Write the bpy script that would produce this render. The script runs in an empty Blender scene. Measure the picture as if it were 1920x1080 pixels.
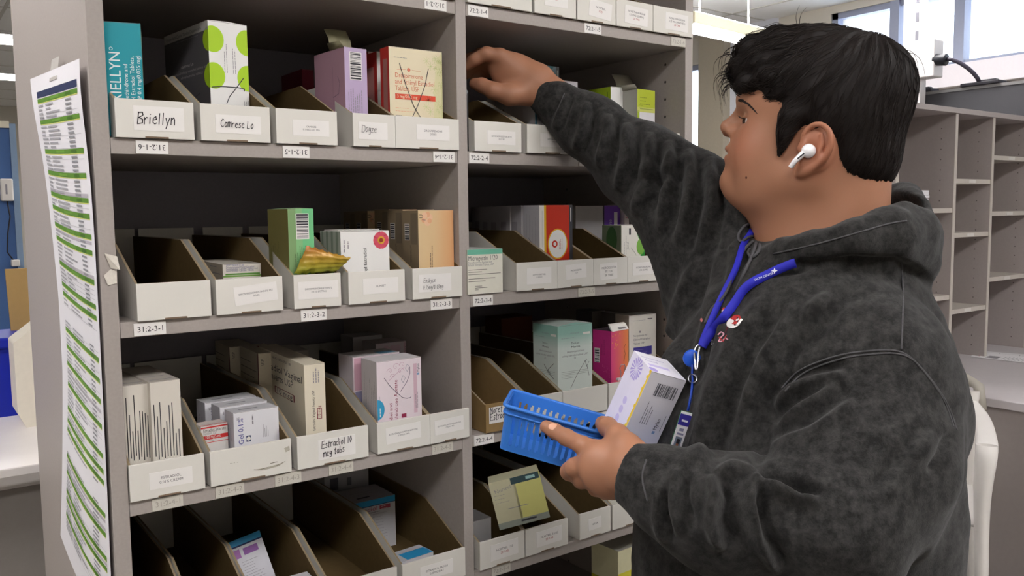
import bpy, bmesh, math, random
import numpy as np
from mathutils import Vector, Matrix
HIRES = True
random.seed(7)
rng = np.random.RandomState(7)
SC = bpy.context.scene
COL = SC.collection
# ---------------------------------------------------------------- camera
CZ = 1.45
CAMP = np.array([0.0, 0.0, CZ])
FW = np.array([0.5858, 0.8055, -0.0891]); FW /= np.linalg.norm(FW)
RT = np.array([0.8081, -0.5889, -0.0113]); RT -= FW*(RT@FW); RT /= np.linalg.norm(RT)
UP = np.cross(RT, FW)
FPX = 1606.3
def ray(px, py): return FW + RT*((px-960)/FPX) - UP*((py-540)/FPX)
def at(px, py, ax, v):
    """world point of the sight line through a photo point on the plane x/y/z = v"""
    R = ray(px, py); i = 'xyz'.index(ax); v2 = v-(CZ if ax == 'z' else 0)
    return CAMP + R*(v2/R[i])
def P(px, py, D): return CAMP + ray(px, py)*D
def proj(V):
    V = np.asarray(V, float)-CAMP; z = V@FW
    return 960+FPX*(V@RT)/z, 540-FPX*(V@UP)/z, z
cd = bpy.data.cameras.new('camera'); cam = bpy.data.objects.new('camera', cd); COL.objects.link(cam)
cam.matrix_world = Matrix(((RT[0], UP[0], -FW[0], 0), (RT[1], UP[1], -FW[1], 0), (RT[2], UP[2], -FW[2], CZ), (0, 0, 0, 1)))
cd.sensor_width = 36; cd.lens = FPX/1920*36; cd.clip_start = .02
SC.camera = cam
SC.view_settings.view_transform = 'Standard'; SC.view_settings.look = 'None'
SC.view_settings.exposure = 0.0; SC.view_settings.gamma = 1; SC.view_settings.use_curve_mapping = False

# ---------------------------------------------------------------- materials
def lin(c):
    if isinstance(c, str): c = tuple(int(c[i:i+2], 16)/255 for i in (0, 2, 4))
    return tuple((x/12.92 if x <= .04045 else ((x+.055)/1.055)**2.4) for x in c)
MATS = {}
def mat(c, rough=.55, noise=.06, scale=60, spec=.3, bump=0, metal=0, key=None, sss=0, det=3, trans=0, alpha=1):
    k = key or (c, rough, noise, scale, spec, bump, metal)
    if k in MATS: return MATS[k]
    m = bpy.data.materials.new('paint_'+(c if isinstance(c, str) else 'rgb')); m.use_nodes = True
    nt = m.node_tree; b = nt.nodes['Principled BSDF']
    b.inputs['Roughness'].default_value = rough; b.inputs['Metallic'].default_value = metal
    b.inputs['Specular IOR Level'].default_value = spec
    L = lin(c)
    tc = nt.nodes.new('ShaderNodeTexCoord'); nz = nt.nodes.new('ShaderNodeTexNoise')
    nz.inputs['Scale'].default_value = scale; nz.inputs['Detail'].default_value = det
    nt.links.new(tc.outputs['Object'], nz.inputs['Vector'])
    mx = nt.nodes.new('ShaderNodeMix'); mx.data_type = 'RGBA'
    mx.inputs[6].default_value = tuple(x*(1-noise) for x in L)+(1,); mx.inputs[7].default_value = tuple(min(1, x*(1+noise)) for x in L)+(1,)
    nt.links.new(nz.outputs['Fac'], mx.inputs[0]); nt.links.new(mx.outputs[2], b.inputs['Base Color'])
    if bump:
        bp = nt.nodes.new('ShaderNodeBump'); bp.inputs['Strength'].default_value = bump; bp.inputs['Distance'].default_value = .002
        nt.links.new(nz.outputs['Fac'], bp.inputs['Height']); nt.links.new(bp.outputs[0], b.inputs['Normal'])
    if sss:
        b.inputs['Subsurface Weight'].default_value = sss; b.inputs['Subsurface Radius'].default_value = (.012, .005, .003); b.inputs['Subsurface Scale'].default_value = .6
    if trans: b.inputs['Transmission Weight'].default_value = trans
    if alpha < 1: b.inputs['Alpha'].default_value = alpha
    MATS[k] = m; return m
def emit(c, s, key):
    if key in MATS: return MATS[key]
    m = bpy.data.materials.new(key); m.use_nodes = True; b = m.node_tree.nodes['Principled BSDF']
    L = lin(c); b.inputs['Base Color'].default_value = L+(1,); b.inputs['Emission Color'].default_value = L+(1,); b.inputs['Emission Strength'].default_value = s
    MATS[key] = m; return m

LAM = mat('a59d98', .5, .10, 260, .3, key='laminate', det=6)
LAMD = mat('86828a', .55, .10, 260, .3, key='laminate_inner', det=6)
WHITE = mat('dcd8d2', .6, .04, 30); CREAM = mat('e0dccb', .6, .03, 40)
KRAFT = mat('8f7650', .8, .12, 90, .1, bump=.1); KRAFTD = mat('625135', .85, .15, 120, .1)
CORR = mat('93836a', .9, .35, 900, .1)
BINW = mat('dcd9d2', .65, .03, 25, .2); BINS = mat('cfccc6', .65, .04, 25, .2)
INK = mat('26242a', .6, .05); GREY = mat('8d8a90', .6, .05); INKF = mat('77737a', .6, .05)
LABEL = mat('e9e6e3', .45, .02, 20, .3)

# ---------------------------------------------------------------- mesh builder
def setp(o, label=None, cat=None, group=None, kind=None):
    if label: o['label'] = label
    if cat: o['category'] = cat
    if group: o['group'] = group
    if kind: o['kind'] = kind
    return o
def empty(name, label, cat, loc=(0, 0, 0), rotz=0, group=None, rot=None):
    o = bpy.data.objects.new(name, None); COL.objects.link(o); o.empty_display_size = .02
    o.location = loc; o.rotation_euler = rot or (0, 0, rotz)
    return setp(o, label, cat, group)
_TXT = {}
def text_mesh(s):
    """vertices (unit font size) and faces of a line of text"""
    if s not in _TXT:
        c = bpy.data.curves.new('t', 'FONT'); c.body = s; c.size = 1; c.resolution_u = 2
        o = bpy.data.objects.new('t', c); me = bpy.data.meshes.new_from_object(o)
        v = [(x.co.x, x.co.y) for x in me.vertices]; f = [tuple(p.vertices) for p in me.polygons]
        w = max([a for a, b in v], default=0)
        bpy.data.objects.remove(o); bpy.data.curves.remove(c); bpy.data.meshes.remove(me)
        _TXT[s] = (v, f, w)
    return _TXT[s]
STROKE = {  # a small hand-lettering alphabet: polylines in a 0..1 x-height box
 'B': [[(0, 0), (.05, 1.5)], [(0, 1.45), (.5, 1.5), (.6, 1.15), (.1, .8), (.6, .6), (.6, .15), (0, 0)]],
 'C': [[(.6, 1.3), (.35, 1.5), (.05, 1.0), (.05, .4), (.3, 0), (.6, .15)]],
 'D': [[(0, 0), (0, 1.4)], [(-.1, 1.4), (.6, 1.2), (.7, .5), (.4, 0), (-.1, 0)]],
 'E': [[(.6, 1.5), (.05, 1.45), (0, 0), (.6, .05)], [(.05, .75), (.5, .85)]],
 'L': [[(0, 1.4), (0, 0), (.5, 0)]],
 'r': [[(0, .9), (.05, 0)], [(.03, .6), (.25, .9), (.4, .85)]], 'i': [[(.1, .85), (.12, 0)], [(.1, 1.2), (.13, 1.25)]],
 'e': [[(0, .5), (.45, .6), (.35, .95), (.05, .7), (.05, .2), (.3, 0), (.5, .15)]],
 'l': [[(.1, 1.5), (.12, 0)]], 'y': [[(0, .9), (.2, .3)], [(.5, .95), (.1, -.5)]],
 'n': [[(0, .9), (.02, 0)], [(.02, .6), (.3, .95), (.42, .7), (.45, 0)]],
 'a': [[(.4, .8), (.15, .9), (0, .4), (.15, 0), (.4, .3), (.4, .9), (.45, 0)]],
 'm': [[(0, .9), (.02, 0)], [(.02, .6), (.2, .95), (.3, .6), (.3, 0)], [(.3, .6), (.5, .95), (.6, .6), (.6, 0)]],
 's': [[(.4, .85), (.15, .95), (.08, .65), (.35, .4), (.3, .05), (0, .1)]],
 'o': [[(.25, .95), (.02, .5), (.2, 0), (.45, .3), (.4, .8), (.25, .95)]],
 't': [[(.2, 1.35), (.18, 0), (.35, .05)], [(0, .95), (.4, 1.0)]],
 'd': [[(.4, .7), (.1, .8), (.02, .3), (.2, 0), (.42, .3)], [(.45, 1.5), (.42, 0)]],
 'c': [[(.4, .8), (.15, .9), (.02, .45), (.15, 0), (.42, .15)]],
 'g': [[(.4, .8), (.1, .85), (.05, .3), (.3, .2), (.42, .8), (.38, -.4), (.05, -.4)]],
 'b': [[(.02, 1.5), (.02, 0), (.35, .1), (.4, .6), (.05, .7)]], 'z': [[(0, .9), (.4, .9), (0, 0), (.45, .05)]],
 'k': [[(0, 1.5), (.02, 0)], [(.4, .9), (.05, .45), (.4, 0)]], 'N': [[(0, 0), (0, 1.4), (.5, 0), (.55, 1.4)]],
 'W': [[(0, 1.4), (.15, 0), (.32, .9), (.5, 0), (.65, 1.4)]],
 '1': [[(.1, 1.4), (.12, 0)]], '0': [[(.25, 1.4), (.02, .7), (.2, 0), (.45, .6), (.25, 1.4)]],
 '3': [[(0, 1.35), (.4, 1.3), (.1, .8), (.45, .4), (.0, 0)]], '5': [[(.4, 1.4), (.1, 1.35), (.05, .8), (.4, .6), (.3, 0), (0, .05)]],
 '.': [[(.05, 0), (.08, .05)]], '/': [[(0, -.1), (.35, 1.4)]], ' ': [],
}
class Face:
    lo = 0
    """a flat printable side: O lower left corner, U right, V up (world or local metres), N outward"""
    def __init__(s, mb, O, U, V, w, h):
        s.mb, s.O, s.U, s.V, s.w, s.h = mb, Vector(O), Vector(U).normalized(), Vector(V).normalized(), w, h
        s.N = s.U.cross(s.V); s.k = 1
    def pt(s, u, v, k=None): return s.O+s.U*u+s.V*v+s.N*(.00016*(s.k if k is None else k))
    def clip(s, pts):
        for ax, lim, sg in ((0, 0, 1), (0, s.w, -1), (1, s.lo, 1), (1, s.h, -1)):
            out = []
            for i in range(len(pts)):
                a, b = pts[i-1], pts[i]; da, db = (a[ax]-lim)*sg, (b[ax]-lim)*sg
                if (da < 0) != (db < 0):
                    t = da/(da-db); out.append((a[0]+(b[0]-a[0])*t, a[1]+(b[1]-a[1])*t))
                if db >= 0: out.append(b)
            pts = out
            if not pts: return []
        return pts
    def poly(s, pts, m, k=None):
        pts = s.clip(pts)
        if len(pts) > 2: s.mb.face([s.pt(u, v, k) for u, v in pts], m)
    def rect(s, u0, v0, u1, v1, m, k=None): s.poly([(u0, v0), (u1, v0), (u1, v1), (u0, v1)], m, k)
    def circ(s, u, v, r, m, k=None, n=28, ry=None): s.poly([(u+r*math.cos(t*2*math.pi/n), v+(ry or r)*math.sin(t*2*math.pi/n)) for t in range(n)], m, k)
    def line(s, pts, wd, m, k=3):
        for a, b in zip(pts[:-1], pts[1:]):
            d = Vector((b[0]-a[0], b[1]-a[1])); L = d.length
            if L < 1e-7: continue
            d /= L; n = Vector((-d[1], d[0]))*wd/2; e = d*wd*.3
            A, B = Vector(a)-e, Vector(b)+e
            s.poly([tuple(A-n), tuple(B-n), tuple(B+n), tuple(A+n)], m, k)
    def text(s, t, u, v, size, m, rot=0, align='l', k=2, wf=1.0):
        V_, F_, W_ = text_mesh(t); c, sn = math.cos(math.radians(rot)), math.sin(math.radians(rot))
        ox = {'l': 0, 'c': -W_/2, 'r': -W_}[align]
        q = [(u+((x+ox)*wf*c-y*sn)*size, v+((x+ox)*wf*sn+y*c)*size) for x, y in V_]
        ok = [0 <= a <= s.w and s.lo <= b <= s.h for a, b in q]
        if all(ok): s.mb.mesh([s.pt(a, b, k) for a, b in q], F_, m); return
        F2 = [f for f in F_ if all(ok[i] for i in f)]; used = sorted({i for f in F2 for i in f}); mp = {i: n for n, i in enumerate(used)}
        if F2: s.mb.mesh([s.pt(*q[i], k) for i in used], [tuple(mp[i] for i in f) for f in F2], m)
    def fitbox(s, t, u, v, width, size, m, rot=0, k=2): s.text(t, u, v, size, m, rot, 'l', k, wf=width/(text_mesh(t)[2]*size))
    def fit(s, t, u, v, width, m, rot=0, hmax=None, k=2, align='l'):
        W_ = text_mesh(t)[2]; size = width/W_
        if hmax and size > hmax: s.text(t, u, v, hmax, m, rot, align, k, wf=size/hmax)
        else: s.text(t, u, v, size, m, rot, align, k)
    def hand(s, t, u, v, size, m, wd=None, rot=0, slant=.1, jit=.06):
        c, sn = math.cos(math.radians(rot)), math.sin(math.radians(rot)); x = 0
        R = random.Random(len(t)*7+1)
        for ch in t:
            jy = R.uniform(-jit, jit); js = 1+R.uniform(-.06, .06); wmax = .25
            for pl in STROKE.get(ch, []):
                q = []
                for a, b in pl:
                    wmax = max(wmax, a); a2 = (x+a*js+b*slant)*size; b2 = (b*js+jy)*size
                    q.append((u+a2*c-b2*sn, v+a2*sn+b2*c))
                s.line(q, wd or size*.13, m)
            x += wmax+.2 if ch != ' ' else .45
    def bars(s, u0, v0, u1, v1, vertical=True, ground=None, seed=1, ink=None):
        if ground is not None: s.rect(u0-.001, v0-.001, u1+.001, v1+.001, ground, 2)
        R = random.Random(seed); p = 0.0; ink = ink or INK
        L = (u1-u0) if vertical else (v1-v0)
        while p < L:
            wd = R.choice((.0006, .0010, .0016, .0022)); g = R.choice((.0006, .0008, .0014))
            e = min(p+wd, L)
            if vertical: s.rect(u0+p, v0, u0+e, v1, ink, 3)
            else: s.rect(u0, v0+p, u1, v0+e, ink, 3)
            p += wd+g
class MB:
    def __init__(s): s.v = []; s.f = []; s.m = []; s.mats = []; s.sm = []
    def mi(s, m):
        if m not in s.mats: s.mats.append(m)
        return s.mats.index(m)
    def face(s, pts, m, sm=False):
        b = len(s.v); s.v += [tuple(p) for p in pts]; s.f.append(tuple(range(b, b+len(pts)))); s.m.append(s.mi(m)); s.sm.append(sm)
    def mesh(s, pts, faces, m, sm=False):
        b = len(s.v); s.v += [tuple(p) for p in pts]; i = s.mi(m)
        for f in faces: s.f.append(tuple(b+k for k in f)); s.m.append(i); s.sm.append(sm)
    def box(s, a, b, m, M=None, skip=''):
        x0, y0, z0 = a; x1, y1, z1 = b
        p = [Vector(q) for q in ((x0, y0, z0), (x1, y0, z0), (x1, y1, z0), (x0, y1, z0), (x0, y0, z1), (x1, y0, z1), (x1, y1, z1), (x0, y1, z1))]
        if M is not None: p = [M @ q for q in p]
        s.mesh(p, [(0, 3, 2, 1), (4, 5, 6, 7), (0, 1, 5, 4), (1, 2, 6, 5), (2, 3, 7, 6), (3, 0, 4, 7)], m)
    def prism(s, poly, d, m, mside=None):
        """poly: 3D points of one face, pushed by the vector d"""
        n = len(poly); A = [Vector(p) for p in poly]; B = [p+Vector(d) for p in A]
        s.mesh(A+B, [tuple(range(n-1, -1, -1)), tuple(range(n, 2*n))], m)
        s.mesh(A+B, [(i, (i+1) % n, n+(i+1) % n, n+i) for i in range(n)], mside or m)
    def tube(s, pts, r, m, seg=10, rr=None, caps=True):
        pts = [Vector(p) for p in pts]; n = len(pts); rings = []; prev = None
        for i, p in enumerate(pts):
            t = (pts[min(i+1, n-1)]-pts[max(i-1, 0)]).normalized()
            if prev is None:
                x = t.orthogonal().normalized()
            else:
                x = (prev-t*prev.dot(t)).normalized()
            prev = x; y = t.cross(x); R = rr[i] if rr else r
            rings.append([p+(x*math.cos(a*2*math.pi/seg)+y*math.sin(a*2*math.pi/seg))*R for a in range(seg)])
        V_ = [q for r_ in rings for q in r_]; F_ = []
        for i in range(n-1):
            for a in range(seg): F_.append((i*seg+a, i*seg+(a+1) % seg, (i+1)*seg+(a+1) % seg, (i+1)*seg+a))
        if caps: F_ += [tuple(range(seg-1, -1, -1)), tuple((n-1)*seg+a for a in range(seg))]
        s.mesh(V_, F_, m, True)
    def grid(s, pts, m, sm=True, close=False):
        """pts[i][j]"""
        n, k = len(pts), len(pts[0]); F_ = []
        for i in range(n-1):
            for j in range(k-1 if not close else k): F_.append((i*k+j, i*k+(j+1) % k, (i+1)*k+(j+1) % k, (i+1)*k+j))
        s.mesh([q for r_ in pts for q in r_], F_, m, sm)
    def build(s, name, parent=None, label=None, cat=None, group=None, kind=None, bevel=0, loc=None, seg=2):
        me = bpy.data.meshes.new(name); me.from_pydata(s.v, [], s.f); me.validate(); me.update()
        for m in s.mats: me.materials.append(m)
        if len(me.polygons) == len(s.m):
            me.polygons.foreach_set('material_index', s.m); me.polygons.foreach_set('use_smooth', s.sm)
        else:
            print('WARN polygons', name, len(me.polygons), len(s.m))
        o = bpy.data.objects.new(name, me); COL.objects.link(o)
        if parent: o.parent = parent
        if loc: o.location = loc
        setp(o, label, cat, group, kind)
        if bevel:
            b = o.modifiers.new('edge', 'BEVEL'); b.width = bevel; b.segments = seg; b.limit_method = 'ANGLE'; b.angle_limit = .6
        return o

# ================================================================ THE ROOM
def slab(name, a, b, m, kind='structure'):
    mb = MB(); mb.box(a, b, m); return mb.build(name, kind=kind)
CEIL = 3.0
WALLM = mat('cfc9bd', .8, .04, 8); CEILM = mat('f0efec', .85, .03, 15); FLOORM = mat('6f6b66', .5, .12, 30)
slab('floor', (-3, -3, -.05), (7.3, 14, 0), FLOORM)
mb = MB(); mb.box((-3, -3, CEIL), (7.3, 14, CEIL+.05), CEILM)
for i in range(18): mb.box((-3, -3+i*.95, CEIL-.004), (7.3, -2.975+i*.95, CEIL), mat('cfccc4', .8))
for i in range(11): mb.box((-3+i*.95, -3, CEIL-.004), (-2.975+i*.95, 14, CEIL), mat('cfccc4', .8))
mb.build('ceiling', kind='structure')
slab('wall_left', (-3.05, -3, 0), (-3, 14, CEIL), WALLM)
slab('wall_back', (-3, -3.05, 0), (7.3, -3, CEIL), WALLM)
slab('wall_far', (-3, 14, 0), (7.3, 14.05, CEIL), WALLM)
# right wall with a band of high windows and tall windows further on
WX = 6.0; SILL = CZ+.95; WT = CEIL-.06
mb = MB()
tall = (5.27, 5.80)
mb.box((WX, -3, 0), (WX+.2, 4.02, SILL), WALLM); mb.box((WX, -3, WT), (WX+.2, 4.02, CEIL), WALLM)
mb.box((WX, 4.02, 0), (WX+.2, tall[0], CEIL), WALLM); mb.box((WX, tall[1], 0), (WX+.2, 14, CEIL), WALLM)
mb.box((WX, tall[0], 0), (WX+.2, tall[1], .6), WALLM); mb.box((WX, tall[0], 2.75), (WX+.2, tall[1], CEIL), WALLM)
mb.build('wall_right', kind='structure')
FRM = mat('9aa0b4', .4, .04); SILLM = mat('e6e0e4', .5, .03)
GL = mat('ffffff', .02, 0, key='glass', trans=1); GL.node_tree.nodes['Principled BSDF'].inputs['IOR'].default_value = 1.05
def window(n, y0, y1, z0, z1, mull, rails=()):
    o = MB(); o.box((WX+.02, y0, z0), (WX+.09, y0+.05, z1), FRM); o.box((WX+.02, y1-.05, z0), (WX+.09, y1, z1), FRM)
    o.box((WX+.02, y0, z0), (WX+.09, y1, z0+.045), FRM); o.box((WX+.02, y0, z1-.045), (WX+.09, y1, z1), FRM)
    for y in mull: o.box((WX+.0, y-.035, z0), (WX+.09, y+.035, z1), FRM)
    for z in rails: o.box((WX+.0, y0, z-.03), (WX+.09, y1, z+.03), FRM)
    w = o.build('window_%d' % n, kind='structure')
    g = MB(); g.box((WX+.05, y0+.05, z0+.045), (WX+.056, y1-.05, z1-.045), GL); g.build('pane', w)
window(1, -3, 4.02, SILL, WT, (-1.5, .2, 1.6, 3.03, 3.5))
window(2, tall[0], tall[1], .6, 2.75, (), (1.95, 1.28))
mb = MB(); mb.box((WX-.10, -3, SILL-.14), (WX, 4.02, SILL+.01), SILLM); mb.build('trim_1', kind='structure', bevel=.004)
mb = MB(); mb.box((WX-.12, 4.97, 0), (WX, 5.25, CEIL), mat('a9a08f', .7)); mb.build('trim_2', kind='structure')
mb = MB(); mb.box((WX-.03, 4.5, 0), (WX, 4.97, CEIL), mat('dcdfe8', .7)); mb.build('trim_3', kind='structure')

# ceiling lights
LIT = emit('fcf9f8', 15, 'lamp_panel')
lamp_lab = {}
def troffer(x, y, w, d, label, strength=None):
    e = empty('ceiling_light', label, 'ceiling light', (x, y, CEIL), group='recessed ceiling lights')
    a = MB(); t = .03
    for q in (((-w/2-t, -d/2-t, -.02), (w/2+t, -d/2, 0)), ((-w/2-t, d/2, -.02), (w/2+t, d/2+t, 0)), ((-w/2-t, -d/2, -.02), (-w/2, d/2, 0)), ((w/2, -d/2, -.02), (w/2+t, d/2, 0))): a.box(q[0], q[1], WHITE)
    a.build('frame', e)
    b = MB(); b.box((-w/2, -d/2, -.012), (w/2, d/2, -.004), LIT); b.build('diffuser', e)
for x, y, lab in ((-.6, -.9, 'ceiling light behind the camera, left of the camera'), (1.5, -.9, 'ceiling light behind the camera, right of the camera'),
                  (3.6, -.6, 'ceiling light above the chair and desk'), (-.9, 1.4, 'ceiling light left of the grey shelving, near'),
                  (4.4, 2.6, 'ceiling light over the empty pigeonhole unit'),
                  (2.2, 4.3, 'ceiling light in the room behind the shelving')):
    troffer(x, y, 1.2, .6, lab)
for x, y, lab in ((.72, 6.7, 'nearest bright ceiling light seen left of the shelving, at the very top'), (.95, 8.7, 'middle ceiling light seen left of the shelving'), (1.15, 11.0, 'farthest thin bright ceiling light seen left of the shelving')):
    troffer(x-.3, y, 1.5, .5, lab)
# hanging tube light seen past the right end of the shelving
A = at(1285, 52, 'z', CZ+1.12); B = at(1425, 84, 'z', CZ+1.12)
e = empty('hanging_light', 'cream hanging tube light between shelving and windows', 'light', tuple(A))
d = Vector(B-A); ln = d.length; ang = math.atan2(d.y, d.x); e.rotation_euler = (0, 0, ang)
a = MB(); a.box((0, -.07, .02), (ln, .07, .09), mat('d8d0b4', .6)); a.build('housing', e, bevel=.006)
a = MB(); a.box((.02, -.05, -.01), (ln-.02, .05, .02), LIT); a.build('tube', e)
a = MB(); a.box((.03, -.06, .091), (ln-.03, .06, .095), emit('fcf9f8', 45, 'added_fill_glow')); a.build('added_ceiling_fill', e)  # added glowing strip above the housing, only there to brighten the ceiling
for xx in (.15, ln-.15):
    a = MB(); a.tube([(xx, 0, .09), (xx, 0, CEIL-A[2])], .006, WHITE); a.build('hanger', e)

# things left of the shelving
BLUE = mat('4a6a9e', .7, .05, 40)
e = empty('partition', 'blue office partition with pale top rail left of the shelving', 'partition', (0, 4.5, 0))
a = MB(); a.box((-1.6, 0, 0), (.475, .06, CZ+.40), BLUE); a.build('panel', e)
a = MB(); a.box((.475, -.01, 0), (.50, .07, CZ+.42), mat('7d93ad', .5)); a.box((-1.6, -.01, CZ+.40), (.475, .07, CZ+.43), mat('cfc8b4', .5)); a.build('trim', e)
q = at(13, 356, 'y', 4.46)
e = empty('wall_sensor', 'small white box with a dark cord on the blue partition', 'device', tuple(q))
a = MB(); a.box((-.025, -.01, -.05), (.025, .035, .05), WHITE); f = Face(a, (-.025, -.01, -.05), (1, 0, 0), (0, 0, 1), .05, .1); f.rect(.018, .03, .026, .075, GREY, 1); a.build('case', e, bevel=.006)
a = MB(); a.tube([(0, .02, -.05), (.008, .02, -.12), (-.006, .02, -.2), (-.012, .02, -.28), (.012, .02, -.32)], .003, INK, 6); a.build('cord', e)
a = MB(); a.box((.0, 0, -.345), (.034, .035, -.315), WHITE); a.build('plug', e, bevel=.004)
CT = CZ-.55
e = empty('counter', 'white counter with a rolled front edge left of the shelving', 'counter', (0, 2.07, 0))
a = MB(); pr = [(0, .02), (.0, 0), (.008, -.022), (.03, -.035), (.85, -.035), (.85, 0), (.04, 0), (.02, .006)]
a.prism([(-1.4, y, CT+z-.0) for y, z in pr], (2.6, 0, 0), mat('e2dcd8', .35, .03, 20)); a.build('worktop', e, bevel=.004)
a = MB(); a.box((-1.4, .06, 0), (1.2, .8, CT-.035), mat('8c8580', .6)); a.build('base', e)
q = at(50, 802, 'z', CT)
e = empty('white_box', 'tall off-white box with a slanted top on the left counter', 'box', (q[0], q[1], CT))
a = MB(); hh = .255
a.prism([(0, 0, 0), (.3, 0, 0), (.3, 0, hh+.06), (.10, 0, hh+.06), (-.018, 0, hh-.03), (-.018, 0, .04)], (0, .12, 0), mat('dcd5c6', .6)); a.build('shell', e, bevel=.004)
q = at(22, 640, 'z', CT+.1)
e = empty('cardboard_sheet', 'upright brown cardboard sheet behind the white box', 'cardboard', tuple(at(27, 640, 'y', 2.86)[:2])+(CT,))
a = MB(); a.prism([(0, 0, 0), (.3, 0, 0), (.3, 0, .40), (-.012, 0, .40)], (0, .012, 0), mat('a98a58', .8)); a.build('sheet', e)
q = at(-5, 700, 'y', 2.75)
e = empty('blue_tote', 'deep blue plastic tote at the back of the left counter', 'tote', (0.05, 2.71, CT))
a = MB(); BT = mat('1626a0', .35, .05, 30)
a.prism([(-.2, 0, 0), (.24, 0, 0), (.26, 0, .2), (-.22, 0, .2)], (0, .2, 0), BT); a.box((-.23, -.012, .19), (.27, .21, .22), BT); a.build('body', e, bevel=.006)
a = MB(); a.tube([(-.05, -.012, .15), (.02, -.02, .12), (.1, -.012, .15)], .008, BT); a.build('handle', e)

# ================================================================ SHELVING
X0, X1, X2, X3, X4 = .1998, .2186, .7018, .7197, 1.1971
X5 = 1.2160
YF, YB = 1.10, 1.52
SB = [CZ+.2925, CZ+.0729, CZ-.1467, CZ-.367, CZ-.587, CZ-.807, CZ-1.03]   # undersides
TH = .0189
unit = empty('shelving_unit', 'tall grey laminate shelving unit with two bays of white bins', 'shelving unit', (X0, YF, 0))
def upart(name, a, b, m=LAM, label=None, bevel=.0008):
    mb = MB(); mb.box((a[0]-X0, a[1]-YF, a[2]), (b[0]-X0, b[1]-YF, b[2]), m); return mb.build(name, unit, label, bevel=bevel)
upart('side_panel', (X0, YF, 0), (X1, YF+.66, 2.2))
upart('divider_panel', (X2, YF, 0), (X3, YB, 2.2))
mb = MB(); mb.box((X4-X0, 0, 0), (X5-X0, .66, 2.2), LAM)
for z in [CZ+.27-.032*i for i in range(40)]:
    for y in (.05, .34): mb.tube([(X4-X0+.0002, y, z), (X4-X0-.0003, y, z)], .0026, mat('55504e', .8), 8)
mb.build('side_panel', unit, 'right grey side panel drilled with rows of shelf pin holes')
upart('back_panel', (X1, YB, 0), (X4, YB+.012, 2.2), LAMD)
upart('top_panel', (X1, YF, 2.182), (X4, YB, 2.2))
upart('plinth', (X1, YF+.04, 0), (X4, YF+.06, .1))
SHELF = {}
for s_, (xa, xb) in (('L', (X1, X2)), ('R', (X3, X4))):
    for i, z in enumerate(SB):
        SHELF[s_, i] = upart('shelf', (xa+.0004, YF+.0005, z), (xb-.0004, YB, z+TH), LAM)
def shelf_label(key, px, t, flip, faded=False, w=.037, h=.0155, txt=.0095):
    i = key[1]; q = at(px, 100+i*250, 'y', YF-.0008); z0 = SB[i]+.0012
    q = at(px, proj((q[0], YF, z0))[1], 'y', YF-.0008)
    mb = MB(); f = Face(mb, (q[0]-X0-w/2, -.0009, z0), (1, 0, 0), (0, 0, 1), w, h)
    mb.box((q[0]-X0-w/2, -.0009, z0), (q[0]-X0+w/2, .0006, z0+h), LABEL if not faded else mat('c9c5bb', .4, .08, 300))
    ink = INK if not faded else mat('a09b92', .6)
    if flip: f.text(t, w/2, h/2+txt*.33, txt, ink, 180, 'c', 1)
    else: f.text(t, w/2, h/2-txt*.33, txt, ink, 0, 'c', 1)
    mb.build('shelf_label', SHELF[key])
for key, px, t, fl, fd in ((('L', 1), 286, '31:2-1-6', 1, 0), (('L', 1), 556, '31:2-1-5', 1, 0), (('L', 1), 833, '31:2-1-4', 1, 0), (('L', 0), 817, '31:2-2-1', 1, 0),
        (('L', 2), 282, '31:2-3-1', 0, 0), (('L', 2), 589, '31:2-3-2', 0, 0), (('L', 2), 828, '31:2-3-3', 0, 0),
        (('L', 3), 315, '31:2-4-1', 0, 1), (('L', 3), 432, '31:2-4-2', 0, 1), (('L', 3), 541, '31:2-4-3', 0, 1), (('L', 3), 640, '31:2-4-4', 0, 1), (('L', 3), 830, '31:2-4-5', 0, 1),
        (('R', 0), 897, '72:2-1-4', 0, 0), (('R', 0), 1112, '72:2-1-5', 0, 0), (('R', 0), 1272, '72:2-1-6', 0, 1),
        (('R', 1), 899, '72:2-2-4', 0, 0), (('R', 1), 1102, '72:2-2-5', 0, 1),
        (('R', 2), 906, '72:2-3-4', 0, 0), (('R', 2), 1100, '72:2-3-5', 0, 1), (('R', 2), 1267, '72:2-3-6', 0, 1),
        (('R', 3), 908, '72:2-4-4', 0, 0), (('R', 3), 1130, '72:2-4-5', 0, 0),
        (('R', 4), 940, '72:2-5-4', 0, 1)):
    shelf_label(key, px, t, fl, fd)
mb = MB(); TAPE = mat('dcd6cc', .25, .15, 300)
q = at(205, 500, 'y', YF-.001)
mb.face([(.006, -.0012, q[2]+.016), (.019, -.005, q[2]+.012), (.021, -.007, q[2]-.004), (.012, -.0015, q[2]-.002)], TAPE); mb.face([(.012, -.0015, q[2]-.003), (.0185, -.0015, q[2]-.006), (.018, -.0012, q[2]-.02), (.008, -.0012, q[2]-.022), (.004, -.0012, q[2]-.01)], TAPE)
mb.build('torn_tape', unit, 'scrap of torn clear tape on the front edge')

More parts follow.
